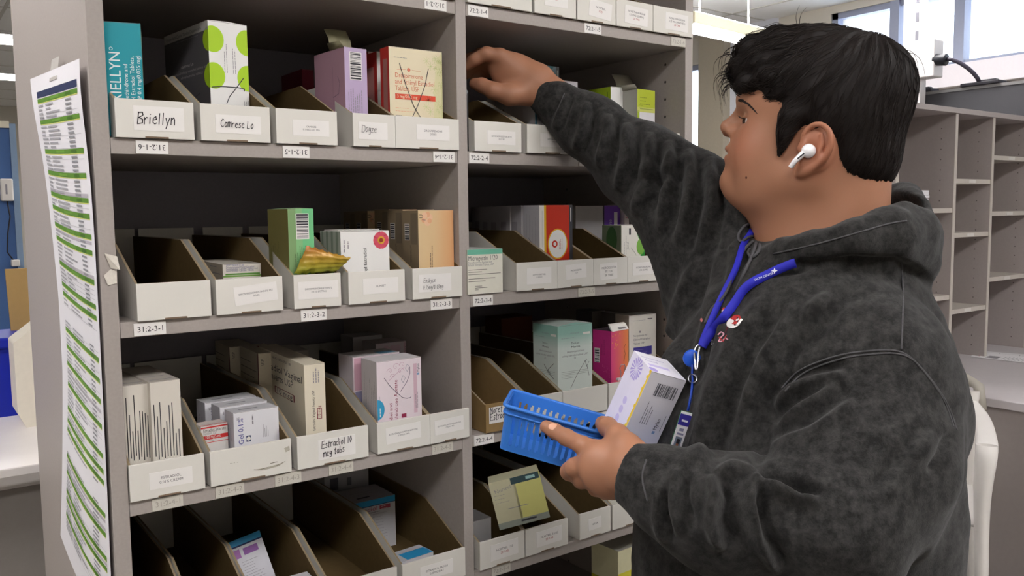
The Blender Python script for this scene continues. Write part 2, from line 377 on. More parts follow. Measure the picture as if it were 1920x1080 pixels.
# printed sheets taped to the outside of the left panel
GRN = mat('5d8a2e', .6, .08, 200); NAVY = mat('2d3658', .6, .05); PGREY = mat('b9b3bb', .6, .1, 300); PTX = mat('a4a3a8', .6, .1); YEL = mat('d8dc7a', .6)
def paper_pt(s, t, off=0):
    """s down the sheet 0..1, t across 0 (back edge) .. 1 (front edge)"""
    zt = CZ+.202-.020*t; zb = CZ-.49+.06*t*0-.02*t
    z = zt+(zb-zt)*s
    yb = 1.455-.065*min(1, s*2.2)+.06*max(0, s-.62)/.38; yf = 1.112-.022*math.sin(min(1, s*1.5)*math.pi*.5)+.035*max(0, s-.3)
    lift = .004+.02*(1-t)*abs(s-.5)**2*1.6+.006*math.sin(s*9)*t*(1-t)*4*.5+.004*math.exp(-((s-.05)/.1)**2)
    return Vector((X0-lift-off, yb+(yf-yb)*t, z-.012*math.sin(t*math.pi)*s-.035*t*max(0, s-.5)))
e = empty('printed_list', 'long printed list with green striped rows taped to the left shelf panel', 'paper', (0, 0, 0))
mb = MB(); PAP = mat('e3e1e6', .6, .02, 30)
n = 60
mb.grid([[paper_pt(i/n, j/8) for j in range(9)] for i in range(n+1)], PAP)
def pstrip(s0, s1, t0, t1, m, k=1):
    mb.grid([[paper_pt(s, t0+(t1-t0)*j/6, .0003*k) for j in range(7)] for s in (s0, s1)], m)
R = random.Random(3)
pstrip(.032, .045, .14, .95, NAVY, 1)
s = .047; row = 0
pat = [0]+[4, 6, 4, 4, 2, 3, 2, 5, 4, 1, 5, 3, 3, 4, 5, 2, 1, 3, 3, 4, 1, 3, 4, 5, 2, 4, 3, 3, 1, 1, 1, 1, 1]
for gi, nrow in enumerate(pat):
    for r_ in range(nrow):
        if s > .935: break
        if .458 < s < .487 or .735 < s < .765: s += .03; continue
        if R.random() < .12: pstrip(s+.0005, s+.0062, .14, .95, PGREY, 1)
        pstrip(s+.0015, s+.0050, .15, .15+R.uniform(.08, .16), PTX, 2); pstrip(s+.0015, s+.0050, .33, .33+R.uniform(.1, .3), PTX, 2)
        pstrip(s+.0015, s+.0050, .74, .84, mat('8f8f94', .6), 2)
        if R.random() < .5: pstrip(s+.0066, s+.0072, .14, .95, PTX, 2)
        s += .0078
    if s > .94: break
    if .458 < s < .487 or .735 < s < .765: s += .03
    pstrip(s, s+.0085, .14, .95, GRN, 1); pstrip(s+.0088, s+.0102, .14, .95, YEL, 1)
    pstrip(s+.002, s+.0065, .45, .62, mat('6f9d3d', .6), 2); pstrip(s+.002, s+.0065, .75, .84, mat('486e28', .6), 2)
    s += .0115
mb.build('sheet', e)
mb = MB(); mb.grid([[paper_pt(-.02+i*.04, .45+.15*j, .0006) if i else paper_pt(-.022, .45+.15*j)+Vector((.003, 0, 0)) for j in range(2)] for i in range(2)], mat('c4bfba', .2, .03))
mb.build('tape', e)
mb = MB(); mb.grid([[paper_pt(.985+i*.04, .5+.15*j, .0006) for j in range(2)] for i in range(2)], mat('c4bfba', .2, .03)); mb.build('tape', e)

# ================================================================ BINS
BINS_AT = []
def make_bin(name, xa, xb, zf, label, group, outer=None, lab=None, hand=None, kraft=False, yaw=0, yf=YF-.005, depth=.40, hf=.0455, hb=.094, ys=.118, hook=None, front_skew=0):
    """open shelf bin: front panel, two sloping sides, a back, a floor; origin at the front lower left corner"""
    out = outer or BINW; inn = KRAFTD if not kraft else KRAFT; t = .0028; w = xb-xa
    e = empty(name, label, 'bin', (xa, yf, zf+.0004), yaw, group); BINS_AT.append((xa, xb, zf))
    for side in (0, 1):
        mb = MB(); xo = 0 if side == 0 else w; sg = 1 if side == 0 else -1
        prof = [(t, 0), (t, hf-.001), (ys, hb), (depth-t, hb), (depth-t, 0)]
        n = len(prof)
        A_ = [Vector((xo, y, z)) for y, z in prof]; B_ = [Vector((xo+sg*t, y, z)) for y, z in prof]
        mb.mesh(A_, [tuple(range(n)) if side == 0 else tuple(range(n-1, -1, -1))], BINS if not kraft else KRAFT); mb.mesh(B_, [tuple(range(n-1, -1, -1)) if side == 0 else tuple(range(n))], inn)
        mb.mesh(A_+B_, [(i, i+1, n+i+1, n+i) for i in range(n-1)]+[(n-1, 0, n, 2*n-1)], CORR)
        mb.build('side', e)
    mb = MB()
    mb.box((0, depth-t, 0), (w, depth, hb+.012), BINS if not kraft else KRAFT); mb.build('back', e)
    mb = MB(); mb.box((t, t, 0), (w-t, depth-t, t), inn); mb.build('base', e)
    mb = MB(); mb.box((0, 0, 0), (w, t*1.5, hf), out if not kraft else KRAFT)
    mb.box((w*.36, -.0006, 0), (w*.66, .0004, .0022), mat('7d6a58', .8))
    fr = mb.build('front', e, bevel=.0011)
    if lab or hand:
        mb = MB()
        if lab:
            lines, (lu, lv, lw, lh), rot, ink, ts = lab
            f = Face(mb, (lu, -.0004, lv), (math.cos(math.radians(rot)), 0, math.sin(math.radians(rot))), (-math.sin(math.radians(rot)), 0, math.cos(math.radians(rot))), lw, lh)
            mb.prism([f.pt(0, 0, 0), f.pt(lw, 0, 0), f.pt(lw, lh, 0), f.pt(0, lh, 0)], (0, .0004, 0), LABEL)
            n = len(lines)
            for i, ln_ in enumerate(lines):
                f.text(ln_, lw/2, lh*.5+(n/2-i-1)*ts*1.15+ts*.2, ts, ink if not isinstance(ink, (list, tuple)) else ink[i], 0, 'c', 1)
        if hand:
            lines, (lu, lv, lw, lh), ts, wd = hand
            f = Face(mb, (lu, -.0004, lv), (1, 0, 0), (0, 0, 1), lw, lh)
            if lw > 0: mb.prism([f.pt(0, 0, 0), f.pt(lw, 0, 0), f.pt(lw, lh, 0), f.pt(0, lh, 0)], (0, .0004, 0), LABEL)
            for i, (ln_, hu, hv, hr) in enumerate(lines): f.hand(ln_, hu, hv, ts, INK if not kraft else INK, wd, hr)
        mb.build('paper_label', fr)
    return e
zt = [b+TH for b in SB]     # tops of the shelves
TI = mat('5c585c', .6)
def std(t, w, ts=.0042, rot=0, dx=0, col=None): return (t, (w*.26+dx, .011, w*.60, .021), rot, col or TI, ts)
gL1, gL2, gL3, gL4 = 'white bins on the upper left shelf', 'white bins on the middle left shelf', 'white bins on the third left shelf', 'white bins on the lowest left shelf'
gR0, gR1, gR2, gR3, gR4 = 'white bins at the top of the right bay', 'white bins on the upper right shelf', 'white bins on the middle right shelf', 'bins on the third right shelf', 'white bins on the lowest right shelf'
# left bay, upper shelf
make_bin('shelf_bin', .2245, .3145, zt[1], 'white bin at the left end of the upper left shelf, holding the teal carton', gL1, hand=([('Briellyn', .004, .008, -1)], (.020, .009, .058, .029), .0092, .0010))
make_bin('shelf_bin', .3225, .411, zt[1], 'white bin holding the tall grey carton with lime green dots', gL1, hand=([('Camrese Lo', .006, .008, -1)], (.018, .010, .058, .023), .0064, .0008))
make_bin('shelf_bin', .419, .505, zt[1], 'white bin in the middle of the upper left shelf, nothing standing at its front', gL1, lab=std(['CAMRESE', '0.1-0.02-0.01 MG'], .086, .0034))
make_bin('shelf_bin', .5285, .594, zt[1], 'narrow white bin under the open lilac carton', gL1, hand=([('Dagze', .005, .010, 0)], (.008, .010, .045, .024), .0066, .0005))
make_bin('shelf_bin', .5945, .7015, zt[1], 'wide white bin under the cream carton with a red band', gL1, lab=(['DROSPIRENONE', '3-0.03'], (.034, .013, .056, .022), 0, TI, .0042))
# left bay, second shelf
make_bin('shelf_bin', .238, .326, zt[2], 'empty white bin without a label, left end of the middle left shelf', gL2)
make_bin('shelf_bin', .3325, .420, zt[2], 'white bin with a tilted label, holding one low white and green carton', gL2, lab=(['DROSPIRENONE/ETHINYL EST', '3/0.02'], (.024, .010, .057, .024), 5, TI, .0034))
make_bin('shelf_bin', .4355, .5035, zt[2], 'narrow white bin under the green carton and gold pouch', gL2, lab=(['DROSPIRENONE/ETHINYL', '3/0.02 (ECTRA)'], (.006, .012, .058, .024), 0, TI, .0034))
make_bin('shelf_bin', .515, .604, zt[2], 'white bin under the white carton with a pink flower', gL2, lab=(['ELINEST'], (.022, .013, .056, .022), 0, TI, .0042))
make_bin('shelf_bin', .617, .703, zt[2], 'white bin under the peach cartons, right end of the middle left shelf', gL2, hand=([('Enskyce', .008, .014, 0), ('0.15mg/0.03mg', .007, .004, 0)], (.010, .010, .056, .026), .0044, .00045))
# left bay, third shelf
make_bin('shelf_bin', .2195, .309, zt[3], 'white bin holding two white cartons with vertical print, left end of the third shelf', gL3, lab=std(['ESTRADIOL', '0.01% CREAM'], .086, .0048))
e = make_bin('shelf_bin', .316, .424, zt[3], 'white bin with a scuffed and torn front, holding the gel cartons', gL3)
mb = MB(); SC1, SC2 = mat('b3aea0', .8, .2, 300), mat('6f6a5c', .8, .2, 300); f = Face(mb, (0, -.0004, 0), (1, 0, 0), (0, 0, 1), .108, .0455)
f.poly([(.055, .012), (.07, .0095), (.09, .011), (.100, .016), (.092, .014), (.075, .0125)], SC1, 1); f.line([(.056, .0125), (.062, .011), (.075, .012)], .0006, SC2, 2); f.line([(.078, .0165), (.086, .0172), (.088, .0168)], .0009, SC2, 2); f.line([(.086, .012), (.098, .0155)], .0005, SC2, 2)
for u in (.025, .027, .030, .034): f.rect(u, .026, u+.0012, .0266, SC2, 1)
f.poly([(.098, .034), (.105, .036), (.106, .030), (.1, .028)], SC1, 1)
mb.build('torn_surface', e)
make_bin('shelf_bin', .4325, .539, zt[3], 'white bin with two hand-written lines on its label', gL3, hand=([('Estradiol 10', .005, .016, 2), ('mcg tabs', .007, .004, 3)], (.030, .008, .056, .028), .0066, .0009))
make_bin('shelf_bin', .5535, .641, zt[3], 'white bin under the pink flowered cartons', gL3, lab=(['ESTRADIOL/NORETHINDRONE', '0.5MG/0.1MG'], (.014, .012, .058, .024), 2, TI, .0034))
make_bin('shelf_bin', .6415, .7115, zt[3], 'wide white bin ending at the middle upright, right end of the third shelf', gL3, lab=(['ESTRADIOL/NORETHINDRONE', '1 MG/0.5 MG'], (.008, .012, .052, .022), 2, TI, .003))
# left bay, lowest shelf
for i, (xa, xb, lb) in enumerate(((.2192, .289, 'white bin in the lowest left row, mostly hidden at the left edge'), (.2915, .367, 'white bin in the lowest left row, second from the left'), (.3695, .468, 'white bin in the lowest left row holding a leaning carton'),
        (.4745, .580, 'white bin in the lowest left row, empty at the front, second from the right'), (.589, .700, 'white bin in the lowest left row under the blue and white cartons'))):
    make_bin('shelf_bin', xa, xb, zt[4], lb, gL4, lab=(['ESTRADIOL PATCH', '0.05MG/DAY'], (.03, .012, .058, .022), 0, TI, .0045) if i == 4 else None)
make_bin('shelf_bin', .60, .70, zt[0], 'white bin cut off by the top edge above the upper left shelf', 'white bins above the left bay')
# right bay, top shelf
RED = mat('b05a5a', .6)
make_bin('shelf_bin', .7205, .841, zt[0], 'white bin on the top right shelf, nearest the middle upright', gR0)
make_bin('shelf_bin', .8465, .932, zt[0], 'white bin on the top right shelf, second from the middle upright', gR0, lab=(['NORETHINDRONE', '#6'], (.020, .014, .048, .028), 0, (TI, RED), .004))
make_bin('shelf_bin', .935, 1.020, zt[0], 'white bin on the top right shelf with a peeling label', gR0, lab=(['NORTREL', '1/35'], (.024, .010, .050, .028), -6, (TI, RED), .005))
make_bin('shelf_bin', 1.022, 1.108, zt[0], 'white bin on the top right shelf, second from the right end', gR0, lab=(['NORETHINDRONE', '0.35 MG (ERRIN)', '28 TAB'], (.018, .008, .055, .030), -3, (TI, TI, RED), .0048))
make_bin('shelf_bin', 1.1095, 1.211, zt[0], 'white bin overhanging the right end of the top right shelf', gR0, lab=(['NORETHINDRONE', '0.35 MG (HEATHER)', '28 TAB'], (.030, .008, .058, .030), -1, (TI, TI, RED), .0048))
# right bay, upper shelf
make_bin('shelf_bin', .7295, .818, zt[1], 'white bin below the reaching hand', gR1, lab=std(['LEVONORGESTREL/ETH', '0.15/30'], .089, .0036))
make_bin('shelf_bin', .8295, .931, zt[1], 'white bin partly behind the raised sleeve on the upper right shelf', gR1, lab=std(['LEVONORGESTREL', '0.1/20'], .1, .0036))
make_bin('shelf_bin', .938, 1.03, zt[1], 'white bin hidden behind the raised sleeve', gR1)
make_bin('shelf_bin', 1.085, 1.178, zt[1], 'white bin under the lime green cartons', gR1)
# right bay, second shelf
make_bin('shelf_bin', .806, .889, zt[2], 'empty white bin beside the mint-banded carton', gR2, lab=(['LOW-OGESTREL', '0.3-0.03'], (.02, .010, .05, .026), 0, TI, .0036))
make_bin('shelf_bin', .8895, .968, zt[2], 'white bin under the red and yellow carton', gR2, lab=(['MICROGESTIN', '1/20'], (.018, .013, .045, .024), 3, TI, .0036))
make_bin('shelf_bin', .9685, 1.048, zt[2], 'empty white bin right of the red and yellow carton', gR2, lab=(['MICROGESTIN', 'FE 1/20', '28 TABS'], (.015, .008, .040, .028), 2, TI, .0055))
make_bin('shelf_bin', 1.0485, 1.125, zt[2], 'white bin under the green and white carton', gR2, lab=(['NORETHINDRONE', '1/20 (JUNEL)'], (.012, .012, .052, .022), 1, TI, .0042))
make_bin('shelf_bin', 1.129, 1.193, zt[2], 'white bin with hand lettering at the right end of the middle right shelf', gR2, hand=([('NEW', .0, .030, 1)], (0.004, .0, 0, 0), .0062, .0008), lab=(['NORETHIN', '1.5/30'], (.028, .009, .032, .018), 2, TI, .004))
# right bay, third shelf
make_bin('kraft_bin', .743, .826, zt[3], 'plain brown cardboard bin behind the left end of the basket', gR3, kraft=True, hand=([('Noreth', .002, .016, 3), ('Estradiol', .002, .005, 3)], (.006, .014, .058, .026), .0072, .0010))
make_bin('shelf_bin', .831, .898, zt[3], 'white bin between the brown bin and the tall mint carton', gR3)
make_bin('shelf_bin', .9, 1.0, zt[3], 'white bin under the tall mint and white carton', gR3)
make_bin('shelf_bin', 1.004, 1.092, zt[3], 'white bin under the pink and orange carton', gR3)
make_bin('shelf_bin', 1.098, 1.185, zt[3], 'white bin behind the tilted carton in the basket', gR3)
# right bay, lowest shelf
make_bin('shelf_bin', .728, .816, zt[4], 'white bin at the left end of the lowest right shelf', gR4, lab=(['NORTREL 1/35', '28 TAB'], (.02, .010, .055, .026), 1, (TI, RED), .0052))
make_bin('shelf_bin', .8185, .909, zt[4], 'white bin under the tilted cream carton', gR4, lab=(['NORTREL 0.5/35', '28 TAB'], (.022, .010, .055, .026), 1, (TI, RED), .0052))
make_bin('shelf_bin', .935, 1.007, zt[4], 'empty white bin below the blue basket', gR4, lab=(['NYLIA'], (.02, .012, .03, .02), 2, TI, .005))
make_bin('shelf_bin', 1.012, 1.10, zt[4], 'white bin under the forearm, lowest right shelf', gR4)
# ================================================================ CARTONS
def hit(cx, cy, ang, px, py):
    """distance along the direction ang from (cx,cy) to the sight line through px"""
    r = ray(px, py); dx, dy = math.cos(ang), math.sin(ang)
    det = dx*(-r[1])+dy*r[0]
    return (cx*r[1]-cy*r[0])/det if abs(det) > 1e-9 else 0
def carton(label, pc, pr, pl, py, Y, z, yaw=0, m=WHITE, ml=None, mt=None, mr=None, draw=None, group=None, w=None, d=None, h=None, cat='carton', name='medicine_carton', tuck=True, puff=0, rot=None, loc=None, vis=None):
    """pc/pr/pl: photo columns of the near left, right and far left upright edges, py the top of the near left edge"""
    a = math.radians(yaw)
    if loc is None:
        w_in = w; best = None
        row = [b_ for b_ in BINS_AT if abs(b_[2]+.0034-z) < .0005]
        for it in range(46):
            Yk = Y+.003*it; c = at(pc, py, 'y', Yk); cx, cy = c[0], c[1]; ww = w_in if w_in is not None else abs(hit(cx, cy, a, pr, py+4))
            over = min([max(0, b_[0]+.0030-cx)+max(0, cx+ww*math.cos(a)-b_[1]+.0030) for b_ in row] or [0])
            if best is None or over < best[0]-.0008: best = (over, Yk, cx, cy, ww)
            if over < .0012: break
        over, Y, cx, cy, w = best; c = at(pc, py, 'y', Y)
        if row and over > .0012:
            b_ = min(row, key=lambda q: max(0, q[0]+.0035-cx)+max(0, cx+w*math.cos(a)-q[1]+.0035)); x0 = max(cx, b_[0]+.0035); w = max(.012, min(cx+w, b_[1]-.0035)-x0); cx = x0
        if vis is None: vis = .039 if row else 0
        if d is None: d = min(abs(hit(cx, cy, a+math.pi/2, pl, py-6)), YB-.004-cy)
        if h is None: h = c[2]-z
    else: cx, cy, z = loc
    w, d, h = abs(w), min(abs(d), YB-.003-cy) if loc is None else d, abs(h); vis = vis or 0
    if label: print('carton %-46s w%.3f d%.3f h%.3f x%.3f y%.3f' % (label[:46], w, d, h, cx, cy))
    ml = ml or m; mt = mt or m; mr = mr or m
    mb = MB()
    v = [(0, 0, 0), (w, 0, 0), (w, d, 0), (0, d, 0), (0, 0, h), (w, 0, h), (w, d, h), (0, d, h)]
    base = len(mb.v); mb.v += v
    tops = (4, 5, 6, 7)
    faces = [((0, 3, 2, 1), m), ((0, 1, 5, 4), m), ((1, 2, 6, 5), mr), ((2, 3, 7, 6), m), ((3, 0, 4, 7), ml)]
    if puff:
        mb.v.append((w/2, 0, h+puff)); mb.v.append((w/2, d, h+puff)); 
        faces[1] = ((0, 1, 5, 8, 4), m); faces[3] = ((2, 3, 7, 9, 6), m)
        faces += [((4, 8, 9, 7), mt), ((8, 5, 6, 9), mt)]
    else: faces.append(((4, 5, 6, 7), mt))
    for f, mm in faces: mb.f.append(f); mb.m.append(mb.mi(mm)); mb.sm.append(False)
    if tuck:
        mb.box((.0012, -.00008, h-.0007), (w-.0012, .0004, h-.0003), mat('8a8480', .8)); 
        mb.box((w-.0016, .0006, h-.0002), (w-.0008, d-.0006, h+.00035), mt)
    fF = Face(mb, (0, 0, vis), (1, 0, 0), (0, 0, 1), w, h-vis); fL = Face(mb, (0, d, vis), (0, -1, 0), (0, 0, 1), d, h-vis); fF.lo = fL.lo = -vis
    fR = Face(mb, (w, 0, 0), (0, 1, 0), (0, 0, 1), d, h); fT = Face(mb, (0, 0, h+puff*.5), (1, 0, 0), (0, 1, 0), w, d)
    if draw: draw(fF, fL, fR, fT, w, d, h-vis)
    o = mb.build(name, None, label, cat, group, bevel=.0006)
    o.location = (cx, cy, z+.0006); o.rotation_euler = rot or (0, 0, a)
    return o
def lines(f, u0, v0, n, L, dv, m, rot=0, th=.0006, seed=1, k=2):
    """rows of unreadably small print, drawn as broken strokes"""
    R = random.Random(seed)
    for i in range(n):
        ln_ = L*R.uniform(.55, 1); p = 0
        while p < ln_:
            q = min(ln_, p+R.uniform(.002, .006))
            if rot == 0: f.rect(u0+p, v0-i*dv, u0+q, v0-i*dv+th, m, k)
            else: f.rect(u0+i*dv, v0+p, u0+i*dv+th, v0+q, m, k)
            p = q+.0008
B = [z+.0034 for z in zt]      # inside floor of the bins
TEAL = mat('2596a4', .4, .05, 30); TEALW = mat('e6f2f2', .5); DARKG = mat('565458', .45, .05, 30); LIME = mat('a9d02a', .4, .04, 30)
WH = mat('e7e6e4', .4, .03, 30); OFF = mat('ddd9cf', .5, .03, 30); BLK = mat('3a3a40', .5, .05)
def d_teal(F, L, Rr, T, w, d, h):
    F.fitbox('BRIELLYN', w*.58, -.0085, .068, .0175, TEALW, 90); F.circ(w*.42, .0635, .0020, TEALW); F.circ(w*.42, .0635, .0014, TEAL, 2)
    F.text('norethindrone and', w*.715, -.004, .0066, TEALW, 90); F.text('ethinyl Estradiol Tablets,', w*.84, -.010, .0066, TEALW, 90); F.text('USP 0.4 mg/0.035 mg)', w*.96, -.002, .0066, TEALW, 90)
    Rr.rect(0, 0, d*.25, h, mat('7c9a8a', .5), 1)
c = at(263, 45, 'y', 1.112); wt = .058; a_ = math.radians(-14)
h_ = c[2]-B[1]
carton('teal carton with large white vertical lettering, beside the left panel', 0, 0, 0, 0, 0, B[1], -14, TEAL, mr=mat('8e9a80', .5), draw=d_teal, vis=.039, w=wt, d=.05, h=h_, rot=(0, 0, a_), loc=(c[0]-wt*math.cos(a_), c[1]-wt*math.sin(a_), B[1]))
def d_cam(F, L, Rr, T, w, d, h):
    L.rect(0, h*.90, d, h, mat('b9b6b3', .5), 1); L.fitbox('Extended-Cycle Tablet Dispensers', d*.06, h*.925, d*.8, .006, DARKG)
    lines(L, d*.3, h*.87, 1, d*.5, .002, GREY, seed=2)
    L.fitbox('camrese Lo', d*.38, h*.56, d*.28, .0066, mat('c3bfbe', .5)); L.fitbox('(levonorgestrel/ethinyl estradiol tablets and', d*.04, h*.495, d*.92, .0050, mat('aaa6a5', .5)); L.fitbox('ethinyl estradiol tablets)', d*.36, h*.44, d*.5, .0050, mat('aaa6a5', .5))
    for r_, zc in ((.0150, .80), (.0150, .40)):
        F.circ(.006, h*zc, r_, LIME, 1, ry=h*.145); L.circ(d+.006, h*zc, r_*1.5, LIME, 1, ry=h*.145)
        F.circ(w-.001, h*zc, r_, LIME, 1, ry=h*.145)
    L.line([(d*.50, h*.24), (d*.60, h*.18), (d*.64, h*.13)], .0012, BLK); L.line([(d*.56, h*.11), (d*.64, h*.19), (d*.78, h*.225)], .0012, BLK)
    lines(F, w*.38, h*.44, 2, h*.36, .0032, GREY, 90, .0007, 4); lines(F, w*.60, h*.44, 2, h*.34, .003, GREY, 90, .0007, 5); lines(F, w*.86, h*.02, 3, h*.14, .0028, GREY, 90, .0007, 6)
    F.line([(w*.04, h*.27), (w*.3, h*.285), (w*.7, h*.29), (w*.88, h*.28), (w*.87, h*.255)], .0011, BLK)
    F.line([(w*.86, h*.40), (w*.66, h*.28), (w*.48, h*.18), (w*.40, h*.10)], .0011, BLK)
    F.bars(w*.2, h*.02, w*.42, h*.06, True, None, 4, GREY)
carton('tall dark grey and white carton with lime green dots', 389, 462, 306, 38, 1.15, B[1], 7, WH, DARKG, mat('b9b9b9', .5), draw=d_cam, puff=.0012)
MAR = mat('7c2038', .5, .06, 40)
carton('dark maroon carton lying deep in the upper left shelf behind the empty bin', 566, 588, 527, 130, 1.33, B[1], 0, MAR, group=None)
LIL = mat('b9a6c6', .4, .04, 30); PNK = mat('b58fa0', .45, .05, 30); LPINK = mat('c8a7bc', .45, .05, 30)
def d_lilac(F, L, Rr, T, w, d, h):
    F.bars(w*.25, h*.55, w*.73, h*.93, False, LABEL, 11, BLK)
    lines(F, w*.14, .004, 7, h*.42, .0034, GREY, 90, .0010, 12)
    L.line([(d*.22, h*.3), (d*.24, h*.55), (d*.2, h*.62)], .0006, PNK); L.line([(d*.62, .02), (d*.62, h*.75)], .0006, mat('8c6a80', .5)); L.line([(d*.62, .03), (d*.8, h*.35), (d*.84, h*.5), (d*.78, h*.6)], .0008, mat('6c5a70', .5))
    lines(L, d*.7, .002, 4, h*.16, .003, mat('7b6580', .5), 90, .0008, 3)
o = carton('lilac and pink carton with a barcode and a raised tan flap', 645, 687, 588, 88, 1.112, B[1], 4, LIL, PNK, mat('7d6f60', .7), draw=d_lilac)
cl = Vector(o.location); mb = MB(); FLAP = mat('8f8b70', .7, .05, 40)
W_ = (proj([cl])[0][0])
def open_flap(o, w, d, h, ht, lean, m, back=True):
    mb = MB(); y0 = d
    pts = [[(0, d, h), (0, d+lean*.4, h+ht*.55), (-.004, d+lean*.9, h+ht*.97)], [(w*.5, d, h), (w*.5, d+lean*.5+.002, h+ht*.6), (w*.5-.002, d+lean+.002, h+ht*1.04)], [(w, d, h), (w, d+lean*.4, h+ht*.55), (w-.004, d+lean, h+ht*1.03)]]
    mb.grid(pts, m, True); f = mb.build('top_flap', o); s_ = f.modifiers.new('thick', 'SOLIDIFY'); s_.thickness = .0006
    mb = MB(); mb.grid([[(0, 0, h), (0, d, h)], [(-.006, .001, h+.008), (-.004, d, h+.010)]], m); f = mb.build('side_flap', o); s_ = f.modifiers.new('thick', 'SOLIDIFY'); s_.thickness = .0006
def dims(o):
    v = [x.co for x in o.data.vertices][:8]; return v[1].x, v[2].y, v[4].z
w, d, h = dims(o); open_flap(o, w, d*.45, h, .032, .01, FLAP)
REDC = mat('c23a34', .45, .05, 30)
def d_redside(F, L, Rr, T, w, d, h):
    L.rect(d*.35, 0, d*.8, h*.8, mat('c78a84', .5), 1)
for i, (pc, pr, pl, py, Y) in enumerate(((706, 712, 688, 97, 1.20), (690, 700, 676, 97, 1.26))):
    carton(['red sided carton just behind the cream carton with the red band', 'red sided carton farther behind, beside the lilac carton'][i], pc, 780, pl, py, Y, B[1], 3, mat('d8d2cc', .5), REDC, draw=d_redside, d=.045, w=.07)
CRM = mat('e2d6b8', .4, .03, 30); ORG = mat('d9533c', .4, .04)
def d_ee(F, L, Rr, T, w, d, h):
    g = mat('c9cf96', .5, .05, 80); g2 = mat('b9bf7e', .5, .05, 80); cr = mat('e3a084', .5)
    R = random.Random(5)
    F.poly([(w*.82, 0), (w, 0), (w, h*.98), (w*.90, h*.9), (w*.84, h*.5)], mat('dcd6aa', .5, .06, 60), 1)
    for i in range(15):
        u, v, r_ = w*R.uniform(.84, .98), h*R.uniform(.02, .95), R.uniform(.002, .006)
        for k in range(6):
            a = k*math.pi/3; F.line([(u, v), (u+r_*math.cos(a), v+r_*math.sin(a)), (u+r_*1.2*math.cos(a+.4), v+r_*1.2*math.sin(a+.4))], .0005, g2 if i % 2 else g, 2)
    for u, v in ((.7, .85), (.78, .78), (.68, .2), (.76, .14), (.72, .3)): 
        for k in range(8):
            a = k*math.pi/4; F.line([(w*u, h*v), (w*u+.006*math.cos(a), h*v+.006*math.sin(a))], .0005, g, 2)
    lines(F, w*.09, h*.855, 1, w*.36, .002, GREY, seed=3)
    F.circ(w*.36, h*.70, .0028, mat('d98068', .5)); F.line([(w*.14, h*.69), (w*.3, h*.70)], .0005, cr); F.line([(w*.42, h*.70), (w*.58, h*.69)], .0005, cr)
    tcol = mat('d77f66', .5)
    F.fitbox('Drospirenone', w*.10, h*.585, w*.52, .0098, tcol); F.fitbox('and Ethinyl Estradiol', w*.10, h*.495, w*.74, .0098, tcol); F.fitbox('Tablets, USP', w*.10, h*.405, w*.45, .0098, tcol)
    F.rect(w*.10, h*.285, w*.86, h*.36, ORG, 2); F.text('3 mg/0.02 mg', w*.13, h*.305, .0062, CRM, k=3)
    lines(F, w*.10, h*.16, 2, w*.38, .0045, cr, seed=8); lines(F, w*.1, h*.05, 1, w*.15, .004, GREY, th=.001, seed=9)
    F.line([(w*.19, h*.78), (w*.3, h*.48), (w*.44, h*.2), (w*.60, h*.0)], .0011, BLK); F.line([(w*.73, h*.74), (w*.66, h*.5), (w*.52, h*.22), (w*.40, h*.03)], .0011, BLK)
    L.rect(d*.3, 0, d*.8, h*.84, mat('a8736a', .5), 1)
    F.line([(w*.985, 0), (w*.985, h)], .0006, g2, 2)
o = carton('cream carton with a red band and large hand-drawn X', 728.5, 828, 712, 87, 1.113, B[1], 0, CRM, REDC, CRM, draw=d_ee)
# second shelf, left
GRN1 = mat('7fa06e', .4, .05, 30); GRN2 = mat('7fc08a', .4, .05, 30); OLV = mat('7c7647', .45, .06, 30)
def d_small(F, L, Rr, T, w, d, h):
    F.rect(0, 0, w, h*.12, mat('73a24a', .5), 1); F.rect(w*.06, h*.155, w*.97, h*.28, mat('5d9440', .5), 1)
    F.text('NDC 0555-9131-66', w*.09, h*.84, .0036, mat('6a6aa0', .5), wf=.8); 
    for i, t in enumerate(('Drospirenone/Ethinyl Estradiol', 'Levomefolate Calcium Tablets and', 'Levomefolate Calcium Tablets')): F.text(t, w*.08, h*(.68-.13*i), .0038, mat('5d5b8a', .5), wf=.8)
    lines(L, d*.5, h*.7, 3, d*.4, .009, GREY, th=.0012, seed=3)
    T.poly([(w*.5, d*.1), (w*.9, d*.1), (w*.9, d*.2), (w*.5, d*.2)], GREY, 1)
carton('low white and green carton inside the second middle left bin', 417.5, 489, 372, 497, 1.165, B[2], -4, mat('dfd9cf', .4), mat('c9bfae', .5), mat('cfc8bc', .5), draw=d_small, h=None)
def d_green(F, L, Rr, T, w, d, h):
    F.rect(w*.55, 0, w, h, mat('74c389', .4, .04, 30), 1); F.rect(w*.3, 0, w*.56, h, mat('87bd84', .4, .04, 30), 1)
    F.bars(w*.33, h*.56, w*.78, h*.92, False, LABEL, 31, BLK)
    lines(F, w*.24, h*.14, 2, h*.24, .003, mat('55704a', .5), 90, .0008, 5); lines(F, w*.42, h*.16, 4, h*.32, .0028, mat('55704a', .5), 90, .0009, 6)
    lines(L, d*.15, h*.08, 5, h*.5, .006, mat('5d5a30', .5), 90, .0009, 7)
carton('tall green carton with an olive side and a barcode', 539, 587, 501, 392.5, 1.112, B[2], 3, GRN1, OLV, mat('8fae84', .5), draw=d_green, puff=.0012)
